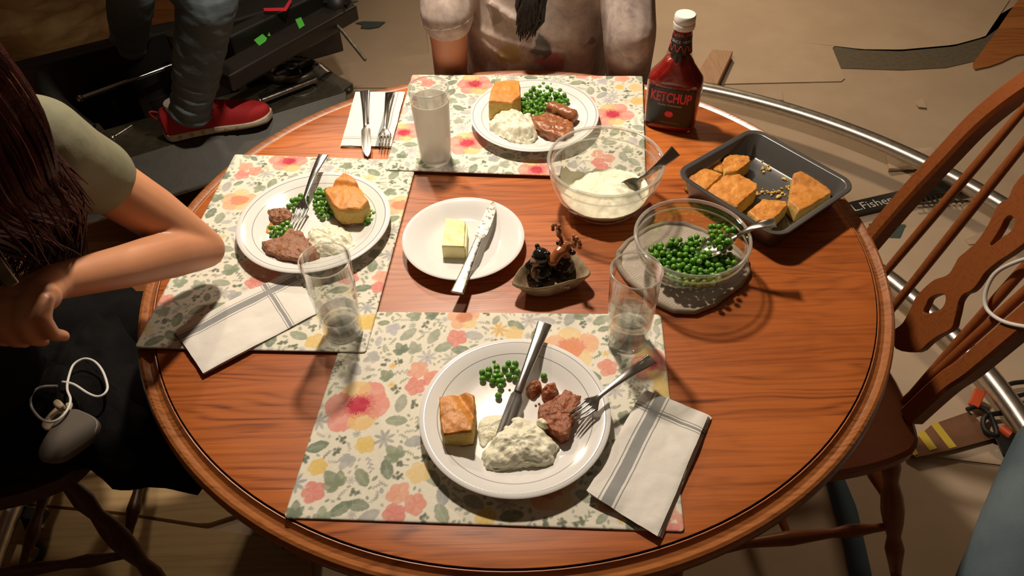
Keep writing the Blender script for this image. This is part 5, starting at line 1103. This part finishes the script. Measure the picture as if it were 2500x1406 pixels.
for kk in (k1, k2): mb.tube([(kk.x - .02, kk.y, .045), (kk.x + .10, kk.y + .03, .04), (kk.x + .20, kk.y + .05, .03)], [.04, .042, .028], 14)
obj('shoes', mb, M['rubber'], wom)
# things on the lap
def slab_thing(name, lst, z, th, m, label, cat, bev=.003):
    mb = MB(); pts = resample([(v.x, v.y) for v in pxs(lst, z + th)], 60, 2); mb.rings([[Vector((p.x, p.y, z)) for p in pts], [Vector((p.x, p.y, z + th)) for p in pts]]); return tag(obj(name, mb, m, loc=(pts[0].x, pts[0].y, z), bevel=bev, angle=30), label, cat)
slab_thing('grey_case', [(75, 1115), (160, 985), (245, 1020), (235, 1060), (205, 1085), (140, 1128)], .612, .012, M['greycase'], 'rounded grey plastic case lying on the dark lap at lower left', 'case')
slab_thing('cardboard_piece', [(92, 1035), (165, 962), (182, 992), (118, 1056)], .606, .004, M['beigeplug'], 'beige card piece tucked beside the grey case on the lap', 'card')
slab_thing('power_plug', [(124, 982), (140, 970), (157, 986), (140, 998)], .618, .014, M['beigeplug'], 'small beige cable connector above the grey case on the lap', 'connector')
cb = [P(x, y, .632) for x, y in ((152, 932), (180, 938), (215, 960), (240, 968), (258, 958), (262, 940), (250, 905), (230, 882), (205, 876), (180, 890), (168, 920), (164, 950), (172, 975), (165, 1000), (145, 1022), (120, 1030), (95, 1018), (76, 990), (78, 962), (100, 945), (140, 942))]
mb = MB(); mb.tube(curve_pts(cb, 6), .0020, 8); tag(obj('white_cable', mb, M['whitecable'], loc=cb[0]), 'thin white charging cable in loose loops on the dark lap', 'cable')
pz = P(2, 662, 1.075); mb = MB(); mb.bar(P(-40, 610, 1.10), P(22, 690, 1.06), .012, .030); tag(obj('phone', mb, M['castmetal'], loc=pz, bevel=.002), 'grey handheld device gripped at the left edge', 'handheld device')
# ================================================================== DOLLY
a28 = math.radians(28.5); DO = Vector((-1.12, 1.80, 0)); DU = Vector((math.cos(a28), math.sin(a28), 0)); DV = Vector((-DU.y, DU.x, 0))
def D(u, v, z): return DO + DU * u + DV * v + Vector((0, 0, z))
DM = Matrix((DU, DV, Vector((0, 0, 1)))).transposed()
dol = thing('camera_dolly', D(.3, .3, 0), 'black and grey wheeled camera dolly platform behind the left of the table', 'dolly')
def dbox(name, u0, u1, v0, v1, z0, z1, m, bev=.004, par=None): mb = MB(); mb.box(D((u0 + u1) / 2, (v0 + v1) / 2, (z0 + z1) / 2), (u1 - u0, v1 - v0, z1 - z0), DM); return obj(name, mb, m, par or dol, bevel=bev, smooth=False)
dbox('foot_board', -.10, .70, .0, .19, .285, .300, M['deck'])
mb = MB(); mb.rings([[D(-.16, .002, .300), D(-.16, .002, .285), D(-.13, -.11, .205), D(-.13, -.115, .215)], [D(.70, .002, .300), D(.70, .002, .285), D(.64, -.11, .205), D(.64, -.115, .215)]]); obj('side_skirt', mb, M['deck'], dol, smooth=False)
mb = MB(); mb.tube([D(-.13, -.113, .214), D(.64, -.113, .214)], .005, 8); obj('skirt_edge', mb, M['castmetal'], dol)
mb = MB(); mb.box(D(-.02, .07, .301), (.15, .12, .003), DM); ob_ = obj('corner_plate', mb, M['deck'], dol, bevel=.001, smooth=False)
def ringt(c, r1, r2, t, m, name, par=None):
    mb = MB(); mb.tube([c + DU * r1 * math.cos(a) + DV * r2 * math.sin(a) for a in [2 * PI * k / 40 for k in range(40)]], t, 8, closed=True); return obj(name, mb, m, par or dol)
ringt(D(-.01, .05, .303), .018, .013, .0028, M['castmetal'], 'oval_hole_rim'); ringt(D(.585, .07, .303), .038, .022, .0028, M['castmetal'], 'oval_hole_rim'); ringt(D(.50, .10, .302), .022, .014, .0016, M['castmetal'], 'oval_hole_rim')
dbox('corner_plate', .46, .68, .005, .15, .300, .3025, M['deck'], .001)
dbox('chassis_tray', -.12, .70, .19, .50, .17, .19, M['blackmetal'])
dbox('chassis_wall', -.12, .70, .185, .20, .17, .295, M['blackmetal'])
dbox('far_channel', -.20, .86, .50, .56, .16, .40, M['blackmetal'], .006)
dbox('far_channel_lip', -.20, .86, .555, .61, .36, .375, M['deck'], .003)
dbox('chassis_rib', .12, .15, .20, .50, .19, .26, M['blackmetal']); dbox('chassis_rib', .42, .45, .20, .50, .19, .26, M['blackmetal'])
mb = MB(); mb.tube([P(108, 190, .39), P(130, 250, .37), P(178, 292, .33), P(225, 318, .30)], [.028, .034, .030, .020], 16); obj('end_bumper', mb, M['rubber'], dol)
mb = MB(); mb.rings([pxs([(165, 318), (240, 300), (318, 392), (330, 445), (300, 470), (150, 350)], .285), pxs([(165, 318), (240, 300), (318, 392), (330, 445), (300, 470), (150, 350)], .298)]); obj('end_board', mb, M['deck'], dol, smooth=False)
for p_, q_, z_, r_ in (((196, 240), (425, 158), .31, .0075), ((635, 247), (772, 194), .325, .0085), ((275, 338), (322, 308), .30, .0065), ((430, 330), (640, 246), .315, .006)):
    mb = MB(); mb.tube([P(*p_, z_), P(*q_, z_)], r_, 12); mb.ell(P(*p_, z_), .012, 10); obj('push_rod', mb, M['steel'], dol)
mb = MB(); mb.bar(P(775, 180, .30), P(850, 222, .28), .05, .03); mb.ell(P(852, 222, .29), .010, 10); obj('outrigger_arm', mb, M['deck'], dol, bevel=.004)
# wheel truck casting
wc = P(712, 172, .31); mb = MB()
mb.tube([wc + Vector((.078 * math.cos(a), .060 * math.sin(a), 0)) for a in [2 * PI * k / 40 for k in range(40)]], .015, 10, closed=True); mb.tube([wc + Vector((.078, .0, 0)), P(795, 195, .29)], [.03, .035], 10)
obj('wheel_truck_ring', mb, M['castmetal'], dol)
mb = MB(); mb.lathe([(.0005, -.03), (.028, -.03), (.028, .02), (.018, .026), (.0005, .028)], 24, ctr=wc)
for a in (.5, 2.4, 4.2): mb.tube([wc + Vector((.02 * math.cos(a), .02 * math.sin(a), .005)), wc + Vector((.078 * math.cos(a), .062 * math.sin(a), .012))], [.014, .010], 8)
mb.tube([wc + Vector((-.05, .05, .01)), wc + Vector((-.055, .085, .05))], .012, 8); mb.tube([wc + Vector((.0, .07, .01)), wc + Vector((.01, .12, .07))], .016, 8); obj('wheel_truck_hub', mb, M['blackmetal'], dol)
for u_, v_ in ((.02, .10), (.62, .12), (.05, .50), (.68, .50)):
    mb = MB(); c_ = D(u_, v_, .13)
    mb.rings([[c_ + DV * t_ + DU * r_ * math.cos(a) + Vector((0, 0, r_ * math.sin(a))) for a in [2 * PI * k / 24 for k in range(24)]] for t_, r_ in ((-.02, .02), (-.02, .045), (0, .04), (.02, .045), (.02, .02))]); w_ = obj('wheel', mb, M['rubber'], dol)
    mb = MB(); mb.tube([c_, c_ + Vector((0, 0, .09))], .012, 8); obj('axle_post', mb, M['castmetal'], w_)
# camera arm above, with tape marks
ba, bb = P(540, 196, .46), P(852, 22, .46); arm = thing('camera_jib', (ba.x, ba.y, .44), 'black camera support arm with green tape marks crossing the dolly', 'camera jib')
mb = MB(); mb.bar(ba, bb, .085, .05); obj('beam', mb, M['blackmetal'], arm, bevel=.006, smooth=False)
mb = MB(); mb.bar(P(560, 118, .47), P(800, 0, .47), .05, .09); mb.bar(P(500, 60, .46), P(800, -30, .46), .12, .03); obj('upper_beam', mb, M['rubber'], arm, bevel=.006, smooth=False)
mb = MB(); kc = P(825, 10, .48); mb.ell(kc, (.045, .05, .045), 20); rh = random.Random(3)
for k in range(26): d_ = Vector((rh.gauss(0, 1), rh.gauss(0, 1), rh.gauss(0, .8))).normalized(); mb.tube([kc + d_ * .03, kc + d_ * rh.uniform(.052, .068)], [.008, .002], 6)
obj('cable_bundle', mb, M['rubber'], arm)
mb = MB(); mb.tube([P(806, 40, .47), P(892, 147, .40)], .0052, 10); obj('support_rod', mb, M['castmetal'], arm)
for lst, m_ in (([(620, 98), (641, 83), (652, 93), (649, 101), (633, 112)], M['green']), ([(653, 88), (657, 79), (661, 88)], M['green']), ([(721, 48), (735, 42), (744, 62), (731, 71)], M['green'])):
    zt = .4862; pts = [P(x, y, zt) for x, y in lst]; mb = MB(); mb.rings([pts, [p + Vector((0, 0, .0006)) for p in pts]]); obj('tape_mark', mb, m_, arm, smooth=False)
pts = [P(x, y, .53) for x, y in ((643, 20), (694, 19), (706, 0), (713, 2), (699, 27), (646, 27))]; mb = MB(); mb.rings([pts, [p + Vector((0, 0, .0006)) for p in pts]]); o_ = obj('tape_mark', mb, M['redtape'], arm, smooth=False); o_['label'] = 'bent red tape strip'
mb = MB(); mb.tube([D(.30, .35, .19), D(.30, .35, .46)], .03, 16); obj('column', mb, M['blackmetal'], arm)
# ================================================================== PERSON STANDING ON THE DOLLY
heel, toe = P(408, 335, .302), P(664, 283, .302); sx_ = (toe - heel).normalized(); sy_ = Vector((0, 0, 1)).cross(sx_); SL = (toe - heel).length
ank = P(463, 275, .385); kne = P(507, 0, .74)
hip = Vector((-1.05, 2.05, 1.14)); ank2 = P(316, 112, .36); kne2 = P(318, -30, .62)
mb = MB(); chain(mb, [heel + sx_ * .056 + Vector((0, 0, .045)), heel + sx_ * .06 + Vector((0, 0, .085)), ank, kne], [.024, .027, .034, .05]); chain(mb, [ank2 + Vector((0, 0, -.03)), ank2, kne2], [.034, .036, .05])
chain(mb, [kne, hip, kne2], [.05, .07, .05]); chain(mb, [hip, hip + Vector((0, 0, .1))], [.09, .1])
st_ = tag(obj('person', mb, M['skin'], loc=(heel.x, heel.y, .3), remesh=.008, smoothit=3), 'standing person in blue jeans and red sneakers with one foot on the dolly', 'person')
mb = MB(); low = ank + Vector((0, 0, -.005)); k_ = 30; rg = []
path = [low.lerp(kne, t) for t in np.linspace(0, 1, k_)]
for i, p_ in enumerate(path):
    t = i / (k_ - 1); base_r = np.interp(t, [0, .25, .5, 1], [.055, .056, .064, .073]); wr = .0060 * (1 - t) * math.sin(i * 2.1) * (1 if t < .5 else .2)
    rg.append(base_r + wr)
mb.tube(path, rg, 28); chain(mb, [kne, hip + Vector((.06, -.05, 0))], [.073, .095]); l2 = ank2 + Vector((0, 0, -.0))
jm = MB(); jm.tube(path, rg, 28)
for v in mb.v: pass
chain(mb, [kne2, hip + Vector((-.06, .05, 0))], [.07, .095]); mb.tube([l2.lerp(kne2, t) for t in np.linspace(0, 1, 16)], [.055 + .015 * t + .004 * (1 - t) * math.sin(i * 2) for i, t in enumerate(np.linspace(0, 1, 16))], 24); mb.ell(hip, (.14, .12, .13))
for v in mb.v: v += Vector((fbm(v, 22, 1), fbm(v, 22, 2), fbm((v.x * .5, v.y * .5, v.z * 2.2), 18, 3))) * .005
obj('jeans', mb, M['jeans'], st_, remesh=.0045, smoothit=2)
# far leg in shade is the same denim
def shoe(h0, dx_, dy_, L, par, m, solem, lacem, det=True):
    S = [(0, .020, .060, .55), (.02, .030, .078, .6), (.08, .034, .080, .7), (.16, .034, .072, .8), (.25, .034, .070, .9), (.34, .035, .078, .9), (.45, .037, .076, .95), (.58, .042, .060, .9), (.72, .046, .047, .85), (.84, .043, .040, .8), (.93, .034, .033, .7), (.985, .018, .026, .6), (1., .008, .020, .5)]
    def c_line(x): return .008 * math.sin(PI * x) - .004
    mb = MB(); rings = []
    for x, hw, hh, e in S:
        r = []
        for k in range(28):
            a = 2 * PI * k / 28; yy = hw * math.copysign(abs(math.cos(a)) ** .75, math.cos(a)); zz = .018 + (hh * max(0, math.sin(a)) ** e if math.sin(a) > 0 else .004 * math.sin(a)); r.append(h0 + dx_ * (x * L) + dy_ * (yy + c_line(x)) + Vector((0, 0, zz)))
        rings.append(r)
    mb.rings(rings); sh = obj('shoe', mb, m, par, sub=1)
    mb = MB(); lo, mi_, hi = [], [], []
    n_ = 60
    for k in range(n_):
        a = 2 * PI * k / n_; t = .5 - .5 * math.cos(a); hw = np.interp(t, [q[0] for q in S], [q[1] for q in S]) * 1.0 + .0035; sgn = math.sin(a); xx = t * (L + .010) - .005
        yy = hw * (1 if sgn > 0 else -1) * min(1, abs(sgn) * 2.2) + c_line(t); top = .026 - .008 * t + .010 * max(0, t - .85) / .15
        for lst, sc_, z in ((lo, .93, .0015), (mi_, 1.03, .010), (hi, 1.0, top)): lst.append(h0 + dx_ * (xx if sc_ > 1 else L / 2 + (xx - L / 2) * (.99 if sc_ < 1 else 1)) + dy_ * yy * sc_ + Vector((0, 0, z)))
    mb.rings([lo, mi_, hi]); so_ = obj('sole', mb, solem, sh, bevel=.002)
    if det:
        mb = MB()
        for k in range(6):
            x = .04 + .033 * k; hw = np.interp(x / L, [q[0] for q in S], [q[1] for q in S]) * 1.03 + .0036; q = h0 + dx_ * x - dy_ * (hw - c_line(x / L)) + Vector((0, 0, .013)); mb.ell(q, (.0065, .0016, .0065), 14, R=Matrix((dx_, dy_, Vector((0, 0, 1)))).transposed())
        obj('sole_dimples', mb, M['gravy'] if False else M['beigeplug'], so_)
        mb = MB()
        def on(x, y): hh = np.interp(x, [q[0] for q in S], [q[2] for q in S]); return h0 + dx_ * (x * L) + dy_ * y + Vector((0, 0, .020 + hh - abs(y) * .35))
        for k in range(5): x = .36 + .06 * k; mb.tube(curve_pts([on(x, -.020), on(x + .015, 0) + Vector((0, 0, .003)), on(x, .020)], 5), .0026, 8)
        for sg in (-1, 1): mb.tube(curve_pts([on(.37, 0), on(.34, sg * .02) + Vector((0, 0, .012)), on(.42, sg * .042) + Vector((0, 0, .002)), on(.50, sg * .034) + Vector((0, 0, .0)), on(.40, 0)], 6), .0026, 8)
        obj('lace', mb, lacem, sh)
        mb = MB(); hp_ = h0 + Vector((0, 0, .078)); mb.tube(curve_pts([hp_ + dx_ * .012, hp_ + dx_ * -.008 + Vector((0, 0, .012)), hp_ + dx_ * -.020 + Vector((0, 0, .010)), hp_ + dx_ * -.006 + Vector((0, 0, -.016)), hp_ + dx_ * .006 + Vector((0, 0, -.014))], 5), .0038, 8, flat=.6); obj('pull_tab', mb, m, sh)
    return sh
shoe(heel, sx_, sy_, SL, st_, M['redshoe'], M['sole'], M['lace'])
mb = MB(); mb.tube([heel + sx_ * .055 + Vector((0, 0, .070)), heel + sx_ * .058 + Vector((0, 0, .105))], [.031, .034], 18); obj('sock', mb, M['sock'], st_)
d2 = Vector((.5, .86, 0)).normalized(); shoe(Vector((ank2.x, ank2.y, .30)) - d2 * .05, d2, Vector((-d2.y, d2.x, 0)), .28, st_, M['rubber'], M['rubber'], M['lace'], False)
# ================================================================== LOWER RIGHT
mb = MB(); a_, b_ = P(2600, 1120, .56), P(2455, 1460, .50); chain(mb, [a_ + Vector((.30, .0, -.02)), a_, b_, Vector((b_.x + .03, b_.y - .04, .10))], [.085, .072, .066, .045], 20)
for v in mb.v: v += Vector((fbm(v, 14, 1), fbm(v, 14, 2), fbm(v, 14, 3))) * .004
pr2 = tag(obj('person', mb, M['jeans'], loc=(a_.x, a_.y, .1), remesh=.007, smoothit=3), 'blue denim leg of a person at the bottom right corner', 'person')
mb = MB(); bq = Vector((b_.x + .03, b_.y - .04, 0)); mb.tube([bq + Vector((.06, .02, .05)), bq + Vector((-.02, 0, .045)), bq + Vector((-.16, -.02, .03))], [.04, .045, .028], 14); obj('shoe', mb, M['rubber'], pr2)
rb = MB(); lst = [(2205, 1098), (2275, 1036), (2367, 1004), (2431, 1069), (2324, 1098), (2237, 1116)]; rb.rings([pxs(lst, .004), pxs(lst, .018)]); bd = tag(obj('striped_board', rb, M['rampboard'], loc=P(2300, 1060, .004), smooth=False), 'brown board with yellow painted stripes on the floor beside the chair legs', 'board')
for q4 in ([(2272, 1036), (2288, 1028), (2336, 1090), (2318, 1095)], [(2240, 1060), (2256, 1050), (2288, 1094), (2270, 1100)], [(2214, 1092), (2230, 1084), (2242, 1108), (2232, 1112)]):
    rb = MB(); rb.rings([pxs(q4, .0182), pxs(q4, .0190)]); obj('yellow_stripe', rb, M['yellow'], bd, smooth=False)
cb = [P(x, y, .03) for x, y in ((2362, 1000), (2385, 992), (2410, 1005), (2425, 1030), (2432, 1062), (2405, 1050), (2402, 1022), (2430, 1010), (2520, 1006))]
mb = MB(); mb.tube(curve_pts(cb, 6), .0062, 8); tag(obj('black_cable', mb, M['rubber'], loc=cb[0]), 'tangled black cable on the floor beside the inner rail at right', 'cable')
cb = [P(x, y, .03) for x, y in ((2520, 958), (2460, 970), (2448, 955), (2470, 936), (2540, 930))]; mb = MB(); mb.tube(curve_pts(cb, 6), .006, 8); tag(obj('black_cable', mb, M['rubber'], loc=cb[0]), 'short black cable loop beyond the inner rail at the right edge', 'cable')
mb = MB(); mb.bar(P(2376, 992, .03), P(2394, 952, .05), .024, .012); tag(obj('cable_strap', mb, M['orange'], loc=P(2376, 992, .02), bevel=.002), 'upright orange strap next to the inner rail beside the chair', 'strap')
mb = MB(); mb.tube(curve_pts([P(2445, 1045, .03), P(2480, 1070, .035), P(2540, 1095, .03)], 5), .011, 10); tag(obj('cable_strap', mb, M['orange'], loc=P(2445, 1045, .02)), 'orange cord lying across the inner rail foot at the right edge', 'cord')
mb = MB(); mb.rings([pxs([(2425, 1062), (2480, 1052), (2530, 1080), (2530, 1105), (2448, 1112)], .004), pxs([(2425, 1062), (2480, 1052), (2530, 1080), (2530, 1105), (2448, 1112)], .03)]); tag(obj('rail_clamp', mb, M['rubber'], loc=P(2470, 1080, .004), bevel=.003), 'black block under the orange cord at the right edge', 'clamp')
# lower left bits on the floor
cb = [P(x, y, .03) for x, y in ((50, 1235), (70, 1280), (78, 1320), (105, 1335), (95, 1365), (60, 1390), (0, 1400))]; mb = MB(); mb.tube(curve_pts(cb, 6), .0075, 8); tag(obj('black_cable', mb, M['rubber'], loc=cb[0]), 'black cable hanging by the rail in the bottom left corner', 'cable')
mb = MB(); mb.bar(P(60, 1255, .05), P(110, 1262, .05), .03, .02); mb.bar(P(52, 1230, .05), P(78, 1300, .03), .018, .02); tag(obj('rail_clamp', mb, M['rubber'], loc=P(60, 1255, .02), bevel=.003), 'black clamp on the inner rail at the bottom left', 'clamp')
mb = MB(); mb.bar(P(82, 1142, .10), P(130, 1150, .10), .014, .012); oo = tag(obj('cable_tie', mb, M['rubber'], loc=P(90, 1145, .08)), 'small black tie with a green tip above the lower left rail', 'cable tie'); mb = MB(); mb.bar(P(108, 1146, .108), P(124, 1150, .108), .008, .004); obj('green_tip', mb, M['green'], oo)
